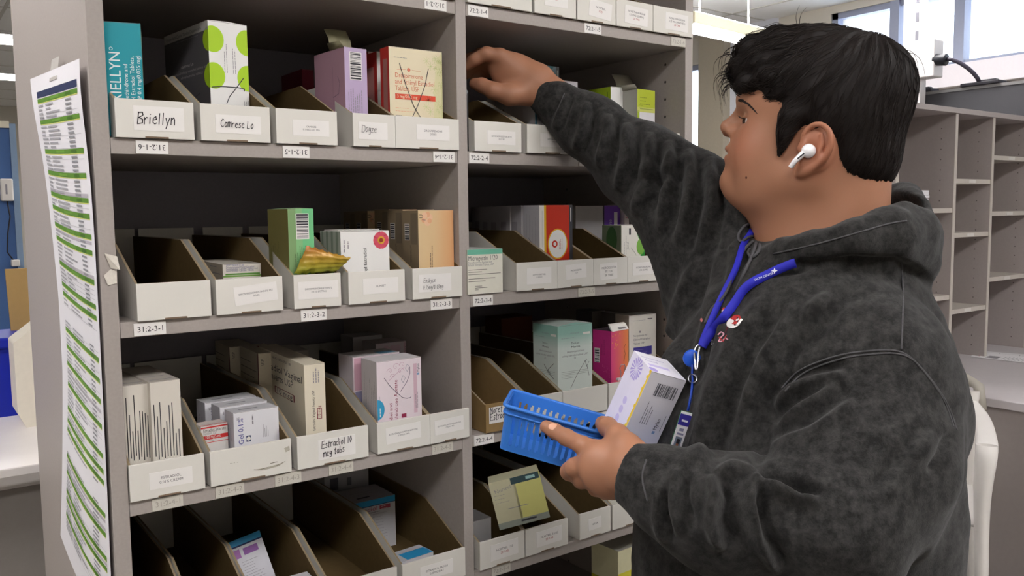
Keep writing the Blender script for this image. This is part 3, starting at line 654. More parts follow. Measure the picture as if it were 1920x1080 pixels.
# gold pouch: crumpled foil sachet
def pouch():
    A_ = at(553, 513, 'y', 1.107); Bp = at(637, 508, 'y', 1.10)
    c0, c1, c2, c3 = at(552, 514, 'y', 1.108), at(629, 510, 'y', 1.103), at(658, 484, 'y', 1.09), at(575, 461, 'y', 1.105)
    n, k = 22, 16; g = [[], []]
    R = random.Random(4); ph = [R.uniform(0, 6) for _ in range(6)]
    rows_ = []
    for side in (1, -1):
        rows_ = []
        for i in range(n+1):
            s_ = i/n; r_ = []
            for j in range(k+1):
                t = j/k
                p = (1-t)*((1-s_)*c0+s_*c1)+t*((1-s_)*c3+s_*c2)
                bulge = .006*(max(0, 1-(2*s_-1)**4)*max(0, 1-(2*t-1)**4))**.8
                wr = .0008*math.sin(s_*17+ph[0]+4*t)*math.sin(t*9+ph[1]) + .0006*math.sin(s_*31+t*13+ph[2])+.0006*math.sin(t*27-s_*8+ph[3])
                edge = .001*math.sin(s_*40) if t in (0, 1) else 0
                sag = -.000*math.sin(s_*math.pi)*(t > .5)*(t-.5)*2
                r_.append((p[0], p[1]-side*(bulge+.0003)+wr, p[2]+edge+sag+wr*.5))
            rows_.append(r_)
        yield rows_ if side == 1 else rows_[::-1]
GOLD = mat('a98a2c', .28, .12, 25, .6, metal=.55); GOLD.name = 'paint_gold_foil'
def grad_mat(name, stops, axis, rough=.4, metal=0):
    m = bpy.data.materials.new(name); m.use_nodes = True; nt = m.node_tree; b = nt.nodes['Principled BSDF']
    tc = nt.nodes.new('ShaderNodeTexCoord'); sp = nt.nodes.new('ShaderNodeSeparateXYZ'); cr = nt.nodes.new('ShaderNodeValToRGB')
    nt.links.new(tc.outputs['Generated'], sp.inputs[0]); nt.links.new(sp.outputs[axis], cr.inputs[0]); nt.links.new(cr.outputs[0], b.inputs['Base Color'])
    el = cr.color_ramp.elements
    while len(el) < len(stops): el.new(.5)
    for e_, (p_, c_) in zip(el, stops): e_.position = p_; e_.color = lin(c_)+(1,)
    b.inputs['Roughness'].default_value = rough; b.inputs['Metallic'].default_value = metal
    return m
GOLD = grad_mat('paint_foil_gradient', ((0, '8d9a34'), (.35, 'a8962e'), (.65, 'b0862c'), (1, 'a8602c')), 2, .32, .12)
mb = MB()
for r_ in pouch(): mb.grid(r_, GOLD)
mb.build('foil_pouch', None, 'crumpled gold foil pouch lying over the bin front beside the green carton', 'pouch')
def d_flower(F, L, Rr, T, w, d, h):
    pk = mat('d9566a', .5, .08, 200); pk2 = mat('c8405a', .5); yl = mat('e0a83a', .5); dk = mat('8e3a20', .5)
    cu, cv = w*.83, h*.765; r0 = w*.17
    for k in range(14):
        a = k*2*math.pi/14; F.circ(cu+r0*.62*math.cos(a), cv+r0*.62*math.sin(a), r0*.36, pk if k % 2 else pk2, 1+(k % 2), 12)
    F.circ(cu, cv, r0*.62, pk, 3, 20)
    for k in range(10):
        a = k*2*math.pi/10+.3; F.circ(cu+r0*.33*math.cos(a), cv+r0*.33*math.sin(a), r0*.13, yl, 4, 8)
    F.circ(cu, cv, r0*.24, dk, 5, 14)
    lines(F, w*.06, h*.50, 1, h*.36, .003, INKF, 90, .0012, 5); lines(F, w*.14, h*.58, 1, h*.28, .003, INKF, 90, .0012, 8)
    F.text('ethinyl Estradiol', w*.52, -h*.20, .0072, INK, 90)
    for i in range(4): L.rect(d*(.06+.24*i), 0, d*(.16+.24*i), h, mat('8e988c', .5), 1)
    T.rect(w*.1, 0, w*.9, d*.2, WHITE, 1)
carton('white carton with a round pink flower', 638, 729, 600, 435, 1.112, B[2], 0, WH, mat('b9bcb6', .5), draw=d_flower)
carton('plain white carton just behind the one with the pink flower', 634, 720, 588, 432, 1.165, B[2], 0, mat('d3d0cc', .5), draw=lambda F, L, Rr, T, w, d, h: L.rect(0, h*.9, d, h*.95, GREY, 1), w=.07, d=.05)
BEI = mat('dcbf98', .4, .03, 30); BEIL = mat('8f7e66', .5, .05, 30)
PEACH = grad_mat('paint_peach_gradient', ((0, 'd8bd93'), (.45, 'dcbc90'), (1, 'd9a171')), 0, .4)
def d_peach(F, L, Rr, T, w, d, h):
    fl = mat('e0a884', .5, .05, 200); fl2 = mat('e6bc9c', .5)
    for k, (a, r_) in enumerate(((.3, 1), (1.3, .9), (2.3, 1), (3.6, .8), (4.9, 1.1), (5.6, .8))): F.circ(w*.24+.006*math.cos(a), h*.86+.006*math.sin(a), .0048*r_, fl if k % 2 else fl2, 1+k % 3, 14)
    F.text('U', w*.13, h*.86, .009, mat('6d5c50', .5), 90, k=4); F.line([(w*.1, h*.84), (w*.2, h*.83)], .0007, INKF, 5)
    lines(F, w*.32, .0, 2, h*.45, .0028, mat('6d5c50', .5), 90, .0010, 14)
    L.bars(d*.2, h*.5, d*.46, h*.76, False, LABEL, 17, BLK); L.rect(d*.55, h*.42, d*.92, h*.95, mat('7c6e5c', .5), 1); lines(L, d*.5, .01, 2, h*.3, .003, mat('5c5044', .5), 90, .0008, 15)
gp = 'peach flowered cartons standing in a row'
for i, (pc, pr, pl, py, Y) in enumerate(((783.5, 855.5, 757, 395, 1.112), (755, 830, 731, 394, 1.168), (729, 800, 705, 393, 1.224), (689, 745, 667, 396, 1.30), (667, 720, 645, 397, 1.36))):
    carton(['peach flowered carton at the front of its row, right end of the middle left shelf', 'peach flowered carton, second from the front of its row', 'peach flowered carton, third from the front of its row', 'peach flowered carton, fourth in the row, farther back', 'hindmost peach flowered carton of the row'][i],
           pc, pr, pl, py, Y, B[2], 0, PEACH, BEIL, mat('cfc6b4', .5), draw=d_peach, group=gp, w=.061 if i else None, d=.05)
# third shelf, left
def d_cream(F, L, Rr, T, w, d, h):
    R = random.Random(int(w*1e5)); 
    for i in range(9):
        u = w*(.08+.1*i); t = h*R.uniform(.3, .9); F.rect(u, 0, u+.0011, t, BLK if i % 3 else INK, 1)
        F.rect(u, 0, u+.0011, t*R.uniform(.0, .1), OFF, 2)
    T.rect(w*.1, d*.1, w*.85, d*.12, GREY, 1); T.rect(w*.1, d*.3, w*.8, d*.32, GREY, 1)
OFFW = mat('d6d0c6', .45, .03, 30)
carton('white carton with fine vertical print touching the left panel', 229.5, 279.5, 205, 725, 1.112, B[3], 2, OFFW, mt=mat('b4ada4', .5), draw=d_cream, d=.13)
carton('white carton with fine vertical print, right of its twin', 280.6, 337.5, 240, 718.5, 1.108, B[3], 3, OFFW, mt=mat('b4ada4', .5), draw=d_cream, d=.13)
def d_red(F, L, Rr, T, w, d, h):
    rd = mat('c93434', .4, .04)
    F.rect(0, h*.86, w, h*.93, rd, 1); F.fitbox('Estradiol Valerate', w*.08, h*.68, w*.84, .0060, INK); F.fitbox('Injection, USP', w*.08, h*.55, w*.5, .0058, GREY)
    F.rect(0, h*.30, w, h*.50, rd, 1); F.fitbox('100 mg/5 mL', w*.14, h*.35, w*.6, .0062, WHITE); F.rect(0, h*.14, w, h*.17, rd, 1)
    lines(F, w*.1, h*.22, 1, w*.7, .003, GREY, seed=3); T.rect(w*.0, d*.0, w, d*.12, rd, 1); lines(T, w*.1, d*.3, 2, w*.7, .006, GREY, seed=4)
def d_gel(F, L, Rr, T, w, d, h):
    nv = mat('37388c', .5)
    F.text('Estradiol Gel 0.1%', w*.20, h*.80, .0100, nv, 90, 'r'); F.rect(w*.26, h*.0, w*.36, h*.20, mat('3d4a6a', .5), 1); F.circ(w*.31, h*.1, .0028, WHITE, 2)
    lines(F, w*.07, h*.74, 2, h*.15, .0024, GREY, 90, .0008, 3); lines(F, w*.40, h*.55, 1, h*.37, .003, INKF, 90, .0018, 5)
    for i, t in enumerate((.42, .30, .36, .22)): F.rect(w*(.64+.035*i), h*.06, w*(.64+.035*i)+.0006, h*(.06+t), GREY, 1)
    T.rect(w*.2, d*.40, w*.62, d*.52, mat('85858c', .5), 1); lines(L, d*.35, h*.06, 2, h*.7, .009, INKF, 90, .0012, 7)
WG = mat('dcdbe0', .35, .02, 30)
for i, (pc, pr, pl, py, Y, ww, dd) in enumerate(((437.5, 528, 413, 776, 1.125, None, .032), (412, 500, 392, 765, 1.168, .083, .033), (384, 470, 366, 757, 1.212, .083, .035))):
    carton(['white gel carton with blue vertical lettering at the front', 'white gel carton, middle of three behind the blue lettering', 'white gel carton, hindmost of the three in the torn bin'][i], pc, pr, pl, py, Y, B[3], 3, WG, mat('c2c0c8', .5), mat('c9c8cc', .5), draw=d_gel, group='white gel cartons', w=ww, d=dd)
carton('small white and red carton in front of the gel cartons', 376.5, 427, 361, 801, 1.105, B[3], 4, mat('d9d5d2', .45), mat('c4beb8', .5), mt=mat('d0c4be', .5), draw=d_red, d=.025)
CRV = mat('dcd3bf', .45, .03, 30); MR = mat('7e3038', .5)
def d_vag(F, L, Rr, T, w, d, h):
    L.rect(0, h*.50, d*.045, h, MR, 1)
    L.fitbox('Estradiol Vaginal', d*.10, h*.71, d*.86, .0145, BLK); L.fitbox('Inserts USP', d*.28, h*.57, d*.5, .0145, BLK)
    L.rect(d*.38, h*.365, d*.80, h*.475, MR, 1); L.rect(d*.40, h*.375, d*.78, h*.465, CRV, 2); L.fitbox('10 mcg', d*.42, h*.385, d*.34, .0115, BLK, k=3)
    L.fitbox('NDC 0378-8727-18', d*.34, h*.90, d*.4, .0052, BLK)
    F.text('Estradiol Vaginal Inserts USP', w*.46, h*.02, .0052, BLK, 90, wf=.95); lines(F, w*.42, h*.72, 3, h*.23, .0036, GREY, 90, .0014, 9)
    F.rect(w*.56, h*.185, w*.80, h*.345, MR, 1); F.rect(w*.60, h*.195, w*.76, h*.335, CRV, 2); F.text('10 mcg', w*.73, h*.20, .0060, MR, 90, k=3)
gv = 'cream cartons with dark red corners standing in a row'
carton('cream carton with bold dark lettering, front of the row in the third left shelf', 569.5, 608.5, 484, 685, 1.118, B[3], -3, CRV, draw=d_vag, group=gv)
def d_vag2(F, L, Rr, T, w, d, h):
    lines(L, .004, h*.8, 6, d*.9, h*.12, mat('6c665e', .5), th=.0012, seed=4); L.rect(d*.96, 0, d, h, MR, 1); F.text('USP', w*.2, h*.8, .006, BLK, 90)
carton('cream carton with red corner, second in its row', 484, 530, 430, 664, 1.265, B[3], -3, CRV, draw=d_vag2, group=gv, w=.04, d=.10)
carton('cream carton with red corner, third in its row', 430, 470, 395, 652, 1.375, B[3], -3, CRV, draw=d_vag2, group=gv, w=.04, d=.09)
carton('cream carton peeping up behind the one with bold dark lettering', 541, 574, 515, 660, 1.30, B[3], -3, OFF, draw=lambda F, L, Rr, T, w, d, h: [F.rect(w*(.35+.2*i), h*.5, w*(.40+.2*i), h*.85, BLK, 1) for i in range(3)], d=.08, w=.036)
PL = mat('e3d6dc', .35, .03, 30); ROSE = mat('c9a0b0', .45, .04, 30)
def d_myl(F, L, Rr, T, w, d, h):
    sw = mat('c9a3b6', .5); dk = mat('7d7484', .5)
    for (u, v, s_, r0) in ((.42, .88, 1, .008), (.30, .82, -1, .006), (.52, .80, 1, .007), (.36, .73, -1, .005), (.58, .90, -1, .006)):
        F.line([(w*u+s_*r0*math.exp(-.16*t)*math.cos(t*.55), h*v+r0*math.exp(-.16*t)*math.sin(t*.55)) for t in range(15)], .0006, sw, 1)
    F.line([(w*.26, h*.66), (w*.42, h*.76), (w*.62, h*.86)], .0006, sw, 1)
    F.line([(w*.16, h*.72), (w*.28, h*.58), (w*.42, h*.46), (w*.56, h*.35), (w*.66, h*.325), (w*.75, h*.33), (w*.75, h*.35)], .0009, dk, 3)
    F.line([(w*.74, h*.85), (w*.74, h*.74), (w*.66, h*.60), (w*.52, h*.46)], .0009, dk, 3)
    for (u, v) in ((.58, .60), (.68, .78)): F.line([(w*u, h*v), (w*u-.003, h*v+.005), (w*u, h*v+.011), (w*u+.004, h*v+.007), (w*u, h*v)], .0006, mat('9a9aa8', .5), 2)
    F.rect(w*.82, h*.06, w*.90, h*.90, mat('d3b3c0', .5), 1); F.text('Mylan', w*.955, h*.74, .0058, mat('4a4a58', .5), 90); F.rect(w*.90, h*.70, w*.955, h*.735, mat('7f9fc0', .5), 2)
    F.circ(0, h*.20, w*.155, mat('3d9bc4', .4), 1, ry=h*.17); lines(F, w*.05, h*.08, 1, h*.22, .002, WH, 90, .0012, 3, 2); F.line([(w*.05, h*.36), (w*.05, h*.42)], .0005, GREY)
    wn = mat('93304e', .5)
    F.text('Estradiol and', w*.33, h*.28, .0080, wn, 90, 'r'); F.text('Norethindrone Acetate', w*.45, h*.66, .0080, wn, 90, 'r'); F.rect(w*.53, h*.01, w*.64, h*.075, wn, 2)
    lines(F, w*.86, h*.14, 2, h*.28, .0028, GREY, 90, .0008, 5, 2)
    lines(L, d*.2, .006, 7, h*.80, d*.11, GREY, 90, .0006, 6)
carton('pale pink flowered carton with a blue half circle and a hand-drawn cross', 705.5, 791.5, 677, 680, 1.112, B[3], 0, PL, mat('cfc9cc', .45), mat('d5d0d3', .5), draw=d_myl)
def d_pk(F, L, Rr, T, w, d, h):
    F.rect(.002, h*.42, w, h*.98, ROSE, 1); F.rect(.003, h*.05, w*.4, h*.4, mat('8c8aa8', .5), 1); T.rect(w*.6, d*.1, w*.95, d*.5, mat('6fa5c4', .5), 1)
carton('pink and lilac carton directly behind the pale flowered carton', 661, 740, 630, 671, 1.165, B[3], 0, mat('d9cdd4', .5), mat('c4bcc4', .5), mt=mat('c9c6c8', .5), draw=d_pk, d=.05, w=.08)
def d_pk2(F, L, Rr, T, w, d, h):
    F.rect(w*.84, h*.3, w*.97, h*.97, mat('c9a8b4', .5), 1); F.text('Mylan', w*.94, h*.80, .006, BLK, 90)
    for u in (.3, .5, .65): F.circ(w*u, h*.88, .006, mat('d0b4c0', .5), 1); 
carton('pale flowered carton deep in the shelf behind the pink and lilac one', 693, 768, 661, 647, 1.265, B[3], 0, mat('cfc4c8', .5), mat('a9a4a8', .5), draw=d_pk2, d=.05)
carton('grey white carton at the very back, behind the pink flowered ones', 655, 700, 630, 634, 1.36, B[3], 0, mat('b5b2b4', .5), mat('9c999c', .5), d=.05, w=.075)
# lowest shelf, left
BLUE1 = mat('2f8fc0', .4, .04, 30); NV = mat('20305c', .5)
def d_blue(F, L, Rr, T, w, d, h):
    F.rect(0, h*.80, w, h, BLUE1, 1); F.rect(0, h*.775, w, h*.80, NV, 1)
    F.fitbox('Estradiol', -w*.02, h*.61, w*.58, .0105, mat('b05a6a', .5)); F.rect(w*.62, h*.60, w*.88, h*.74, mat('b04a5a', .5), 1); lines(F, w*.66, h*.69, 2, w*.18, .004, WH, seed=3, k=2)
    lines(F, w*.3, h*.54, 1, w*.5, .003, GREY, th=.0012, seed=4); lines(F, w*.45, h*.47, 9, w*.4, .0052, mat('9a98a0', .5), seed=5)
    L.rect(0, h*.80, d, h, BLUE1, 1); T.rect(w*.03, d*.05, w*.97, d*.96, mat('aaa8ac', .5), 1); lines(T, w*.2, d*.6, 2, w*.6, .01, GREY, th=.0015, seed=5, k=2); T.rect(w*.2, d*.2, w*.5, d*.28, BLK, 2)
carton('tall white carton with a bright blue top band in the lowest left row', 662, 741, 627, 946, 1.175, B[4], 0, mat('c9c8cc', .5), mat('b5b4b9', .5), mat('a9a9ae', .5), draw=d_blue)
def d_blue2(F, L, Rr, T, w, d, h):
    F.rect(0, h*.85, w, h, mat('4a8fb0', .5), 1); F.rect(w*.08, h*.65, w*.5, h*.78, mat('b88a94', .5), 1); T.rect(w*.25, .0, w, d*.66, BLUE1, 1)
carton('low white carton with a blue lid lying in front of the tall blue banded one', 748, 813, 722, 1056, 1.118, B[4], 5, mat('c4c4c8', .5), mt=mat('b5b5ba', .5), draw=d_blue2)
def d_back(F, L, Rr, T, w, d, h):
    F.rect(w*.12, h*.55, w*.3, h*.85, mat('5a5a60', .6), 1); F.rect(w*.5, h*.6, w*.6, h*.8, mat('6a6a70', .6), 1)
carton('grey white carton with small dark marks, deep in the lowest left row', 608, 691, 592, 890, 1.32, B[4], 0, mat('a9a9ac', .5), draw=d_back, d=.05)
def d_lean(F, L, Rr, T, w, d, h):
    F.rect(0, h*.90, w, h, BLUE1, 1); F.rect(0, h*.875, w, h*.9, NV, 1); F.rect(w*.35, h*.72, w*.80, h*.83, mat('8a5a9c', .5), 1); F.rect(w*.05, h*.70, w*.25, h*.84, mat('a06aa8', .5), 1)
    lines(F, w*.2, h*.62, 8, w*.6, .004, GREY, seed=5); F.rect(w*.25, h*.2, w*.7, h*.26, BLK, 1)
q = at(428, 1028, 'y', 1.20)
carton('white carton with a blue top edge and purple tag leaning inside a lowest left bin', 0, 0, 0, 0, 0, 0, 0, mat('c6c5cc', .5), draw=d_lean, w=.050, d=.024, h=.092, loc=(.392, 1.200, B[4]), rot=(math.radians(-26), math.radians(-8), math.radians(4)))
def d_lay(F, L, Rr, T, w, d, h):
    F.rect(0, h*.2, w, h, BLUE1, 1); F.text('Estradiol', w*.5, h*.5, .004, WH); F.rect(w*.8, h*.2, w, h*.5, NV, 2); T.rect(w*.1, d*.2, w*.8, d*.3, mat('c09090', .5), 1)
carton('white and blue carton lying across the front of a lowest left bin', 506, 599, 495, 1066, 1.100, B[4]+.030, -2, mat('d8d8da', .5), BLUE1, mat('cfccd0', .5), draw=d_lay, h=.018, d=.05)

# right bay
BK = mat('23242a', .35, .05, 40)
e = empty('bookend', 'thin black upright standing against the middle upright, beside the reaching hand', 'bookend', (X3+.0045, 1.115, zt[1]))
mb = MB(); mb.box((0, 0, .0), (.006, .16, .088), BK); mb.tube([(.003, .0, .0), (.003, .0, .087)], .0042, BK, 10); mb.build('plate', e, bevel=.002)
mb = MB(); mb.box((-.001, -.002, .0865), (.0075, .012, .0935), mat('8e9298', .3, metal=.6)); mb.build('cap', e, bevel=.002)
def d_str(F, L, Rr, T, w, d, h):
    L.rect(d*.1, 0, d*.9, h*.9, mat('b9b6ba', .5), 1); F.rect(0, 0, w*.1, h, mat('4f93a8', .5), 1)
for i, (pc, pl, py, Y) in enumerate(((1003, 984, 196, 1.125), (985, 966, 190, 1.165), (967, 948, 184, 1.205), (949, 932, 178, 1.245), (933, 915, 172, 1.285))):
    carton(['white carton at the front of the short row under the reaching wrist', 'white carton second in the short row under the wrist', 'white carton third in the short row under the wrist', 'white carton fourth in the short row under the hand', 'last white carton of the short row under the hand'][i],
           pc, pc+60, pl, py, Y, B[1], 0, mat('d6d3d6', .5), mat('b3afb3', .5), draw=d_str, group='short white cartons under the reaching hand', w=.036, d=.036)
def d_lb(F, L, Rr, T, w, d, h):
    F.poly([(w*.45, h), (w*.85, h), (w*.6, h*.82)], mat('6fb0c8', .5), 1); F.poly([(w*.3, h*.55), (w*.8, h*.85), (w, h*.6), (w, h*.5)], mat('8dbcd8', .5), 1); F.rect(w*.9, h*.5, w, h, mat('8a929c', .5), 2); F.rect(w*.93, h*.55, w*.97, h*.95, mat('dfe4ea', .5), 3)
carton('pale blue carton showing above the reaching wrist', 985, 1048, 970, 119, 1.19, B[1], 0, mat('b3d3e6', .45), mt=mat('c9d9e2', .5), draw=d_lb, d=.04)
carton('white carton peeping above the sleeve, right of the pale blue one', 1051, 1083, 1040, 151, 1.20, B[1], 0, mat('ccc8d0', .5), d=.04)
def d_lime(F, L, Rr, T, w, d, h):
    F.text('Junel Fe 28', w*.42, h*.18, .0105, mat('5d5a86', .5), 90, wf=.8); lines(F, w*.5, h*.05, 3, h*.7, .005, mat('6c6a90', .5), 90, .0013, 3); F.rect(w*.88, h*.2, w*.92, h*.9, mat('c0bcd0', .5), 1); L.rect(d*.86, h*.6, d*.88, h*.9, mat('5a7a20', .5), 1)
carton('lime green and white carton in the right bay above the sleeve', 1145, 1193, 1104, 163, 1.125, B[1], 6, WH, mat('93ad26', .45, .05, 30), mat('c5cca0', .5), draw=d_lime, puff=.0015)
def d_lime2(F, L, Rr, T, w, d, h):
    F.rect(0, h*.62, w, h, mat('b5c23c', .5), 1); F.rect(0, h*.52, w, h*.63, mat('c9cc70', .5), 1); F.rect(0, 0, w*.12, h*.55, mat('9cb034', .5), 1); lines(F, w*.15, h*.82, 3, w*.55, .006, mat('6c7a30', .5), th=.001, seed=3, k=2); lines(F, w*.12, h*.66, 2, w*.3, .005, mat('6c7a30', .5), seed=4, k=2)
    F.rect(w*.14, h*.58, w*.9, h*.595, mat('8a9a50', .5), 2)
o = carton('second lime banded carton, its top open with a raised grey flap', 1195, 1228, 1172, 167, 1.15, B[1], 4, mat('dcdadf', .5), mat('a9a9a0', .5), mat('c9c6c8', .5), draw=d_lime2, d=.05)
w, d, h = dims(o); open_flap(o, w, d, h, .034, .012, mat('a3a092', .7, .05, 40))
# second shelf, right
MINT = mat('6fb59c', .45, .04, 30)
def d_mint(F, L, Rr, T, w, d, h):
    F.rect(0, h*.885, w, h, MINT, 1); F.fitbox('Microgestin', w*.02, h*.76, w*.55, .0098, BLK); F.text('1/20', w*.62, h*.76, .0108, BLK, wf=.8); F.fitbox('Norethindrone Acetate and', w*.02, h*.69, w*.66, .0046, GREY); F.fitbox('Ethinyl Estradiol Tablets, USP', w*.02, h*.635, w*.72, .0046, GREY)
    for i, (v, l) in enumerate(((.54, .55), (.49, .4), (.44, .94), (.34, .78), (.28, .5), (.17, .4), (.13, .55), (.09, .3))): F.rect(w*(.02 if i < 5 else .2), h*v, w*l, h*v+.0009, mat('77756f', .5), 1)
carton('white carton with a mint green top band beside the middle upright', 876, 942, 852, 469.5, 1.097, zt[2]+.0005, 0, mat('e2dfd2', .45), mat('b9b6aa', .5), mat('c0c2bd', .5), draw=d_mint, d=.09)
YL = mat('e0b02c', .45); RD2 = mat('c4331f', .4, .05, 30)
def d_redy(F, L, Rr, T, w, d, h):
    F.rect(w*.14, 0, w*.22, h, YL, 1); F.rect(w*.20, 0, w*.90, h, RD2, 2); F.rect(w*.90, 0, w, h, BLK, 2); F.circ(w*.54, h*.30, w*.30, YL, 3, ry=w*.36); F.circ(w*.54, h*.30, w*.27, WH, 4, ry=w*.33)
    F.circ(w*.45, h*.30, w*.085, RD2, 5); F.circ(w*.45, h*.30, w*.045, WH, 6); lines(F, w*.58, h*.2, 3, h*.22, .003, mat('b0706a', .5), 90, .0008, 3, 5); F.line([(w*.08, h*.25), (w*.08, h*.9)], .0005, GREY)
    F.line([(w*.945, h*.7), (w*.945, h*.95)], .0012, WH, 3)
    lines(L, d*.2, h*.3, 4, h*.6, d*.18, mat('9e9da3', .5), 90, .0008, 6); L.line([(d*.3, h*.42), (d*.6, h*.3), (d*.85, h*.22)], .0006, BLK)
carton('red, white and yellow carton with a round emblem', 1011, 1073, 981, 385.5, 1.118, B[2], 0, mat('e0dcd6', .45), mat('b5b3b8', .5), draw=d_redy)
gw = 'grey white cartons in the row behind the red and yellow carton'
for i, (pc, pl, Y, py) in enumerate(((977, 957, 1.175, 386), (956, 938, 1.215, 387), (937, 920, 1.255, 388), (921, 905, 1.295, 388), (905, 888, 1.335, 389))):
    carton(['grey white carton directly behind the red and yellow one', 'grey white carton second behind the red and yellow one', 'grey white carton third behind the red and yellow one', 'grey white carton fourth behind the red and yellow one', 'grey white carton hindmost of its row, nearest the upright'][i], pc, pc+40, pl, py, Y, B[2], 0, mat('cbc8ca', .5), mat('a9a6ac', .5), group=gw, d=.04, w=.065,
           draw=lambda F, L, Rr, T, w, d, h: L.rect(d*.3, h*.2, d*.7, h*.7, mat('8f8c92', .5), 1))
carton('dark grey carton lying at the back of the middle right shelf, left one', 985, 1060, 975, 350, 1.44, B[2]+.094, 0, mat('6d675c', .6), d=.05, draw=lambda F, L, Rr, T, w, d, h: F.rect(w*.15, h*.5, w*.8, h*.62, BLK, 1), h=.022)
carton('dark grey carton lying at the back of the middle right shelf, right one', 1066, 1122, 1062, 347, 1.44, B[2]+.094, 0, mat('736d62', .6), d=.05, h=.022)
carton('grey carton behind the empty bin, left of the purple one', 1075, 1131, 1060, 387, 1.24, B[2], 0, mat('a4a1a2', .5), d=.06)
PUR = mat('7447b8', .45, .05, 30)
carton('purple carton with white bars on the middle right shelf', 1133, 1163, 1110, 386, 1.21, B[2], 0, PUR, mat('a19ea6', .5), draw=lambda F, L, Rr, T, w, d, h: (F.rect(w*.6, h*.5, w*.82, h*.86, WH, 1), F.text('FE 1/20', w*.45, h*.45, .008, WH, 90, k=2)), d=.06)
carton('white carton with a pink line, right of the purple one', 1171, 1215, 1155, 384, 1.24, B[2], 0, mat('ddd5d6', .5), draw=lambda F, L, Rr, T, w, d, h: F.rect(w*.2, h*.72, w*.8, h*.74, mat('c890a0', .5), 1), d=.05)
GR3 = mat('2f8f3c', .45, .05)
def d_gw(F, L, Rr, T, w, d, h):
    n = 14
    F.poly([(w*.60, h), (w, h), (w, 0), (w*.80, 0), (w*.90, h*.25), (w*.75, h*.55), (w*.62, h*.8)], GR3, 1); F.circ(w*.82, h*.32, w*.18, mat('79b04a', .5), 2, ry=w*.24)
    F.text('Junel', w*.30, h*.25, .007, GREY, 90); lines(F, w*.12, h*.1, 2, h*.6, .004, GREY, 90, .0008, 3); F.rect(w*.32, h*.7, w*.40, h*.9, BLK, 1); F.line([(w*.4, h*.3), (w*.6, h*.1), (w*.62, h*.05)], .0006, BLK); L.circ(d*.5, h*.55, d*.28, mat('4c7a4c', .5), 1, ry=h*.4)
carton('white carton with green swirls right of the red and yellow one', 1165, 1209, 1129, 423, 1.118, B[2], 2, mat('dfdcd4', .5), mat('84947e', .5), draw=d_gw)
carton('cream carton with a maroon stripe beside the green swirled one', 1210, 1229, 1205, 431, 1.125, B[2], 0, mat('cdc6a4', .5), draw=lambda F, L, Rr, T, w, d, h: F.rect(0, h*.78, w, h*.9, mat('8c4058', .5), 1), d=.06)
# third shelf, right
MW = grad_mat('paint_mint_fade', ((0, 'd6dcd6'), (.72, 'cdd8d2'), (.88, '8fb8ac'), (1, '84b0a4')), 2, .45)
def d_tall(F, L, Rr, T, w, d, h):
    for f, W_ in ((F, w), (L, d)):
        f.text('NDC 51862-028', W_*.36, h*.86, .0034, GREY, wf=.8); lines(f, W_*.1, h*.80, 1, W_*.55, .003, GREY, seed=3); f.rect(W_*.73, h*.835, W_*.94, h*.87, WHITE, 1); 
        f.fitbox('Tri-Lo-', W_*.38, h*.70, W_*.24, .0048, BLK); f.fitbox('Marzia', W_*.38, h*.645, W_*.26, .0048, BLK); f.fitbox('(levonorgestrel and', W_*.26, h*.575, W_*.5, .0046, GREY); f.fitbox('ethinyl estradiol tablets USP)', W_*.12, h*.515, W_*.76, .0046, GREY); f.text('28', W_*.46, h*.47, .004, GREY)
        for i in range(5): f.rect(W_*.1, h*(.28-.025*i), W_*(.88 if i < 3 else .45), h*(.28-.025*i)+.0006, mat('9aa09c', .5), 1)
    F.line([(w*.36, h*.02), (w*.55, h*.22), (w*.80, h*.42), (w*.84, h*.44)], .0008, BLK); F.line([(w*.78, h*.42), (w*.86, h*.3), (w*.9, h*.18)], .0008, BLK); F.line([(w*.9, h*.4), (w*.83, h*.32)], .0007, BLK)
    L.line([(d*.45, h*.38), (d*.65, h*.25), (d*.85, h*.18)], .0009, BLK); L.line([(d*.85, h*.42), (d*.6, h*.3), (d*.7, h*.26)], .0009, BLK)
carton('tall white carton fading to mint at its top, beside the brown bins', 1045.5, 1110, 999.5, 613, 1.112, B[3], 0, MW, MW, mat('b9c4be', .5), draw=d_tall, puff=.004)
PO = grad_mat('paint_pink_orange', ((0, 'd43f7f'), (.35, 'dc5a6c'), (.8, 'e07a4c'), (1, 'e08548')), 0, .45)
HOT = mat('bd2f7c', .45, .05, 30)
def d_po(F, L, Rr, T, w, d, h):
    R = random.Random(2)
    for i in range(12): F.circ(w*R.uniform(.05, .5), h*R.uniform(.6, .95), R.uniform(.0008, .002), mat('e6a04a', .5), 1, 8)
    F.line([(w*.72, h*.35), (w*.8, h*.5), (w*.72, h*.62), (w*.82, h*.7)], .0009, mat('7c4a3a', .5)); L.bars(d*.12, h*.35, d*.36, h*.62, False, LABEL, 3, BLK); lines(L, d*.5, h*.5, 2, h*.35, .005, mat('8c2460', .5), 90, .001, 4)
    for i in range(20): L.circ(d*R.uniform(.3, .95), h*R.uniform(.02, .3), .0006, mat('e070a8', .5), 1, 6)
o = carton('bright pink and orange carton with a white tab', 1146, 1178.5, 1111.5, 622, 1.122, B[3], 8, PO, HOT, mat('3a3036', .6), draw=d_po)
w, d, h = dims(o); mb = MB(); mb.prism([(w*.05, -.001, h-.001), (w*.99, -.001, h-.0005), (w*.96, .006, h+.010), (w*.1, .008, h+.010)], (0, .004, .0015), WHITE)
mb.box((w*.45, -.0015, h+.003), (w*.8, .004, h+.0045), GREY); mb.build('white_tab', o)
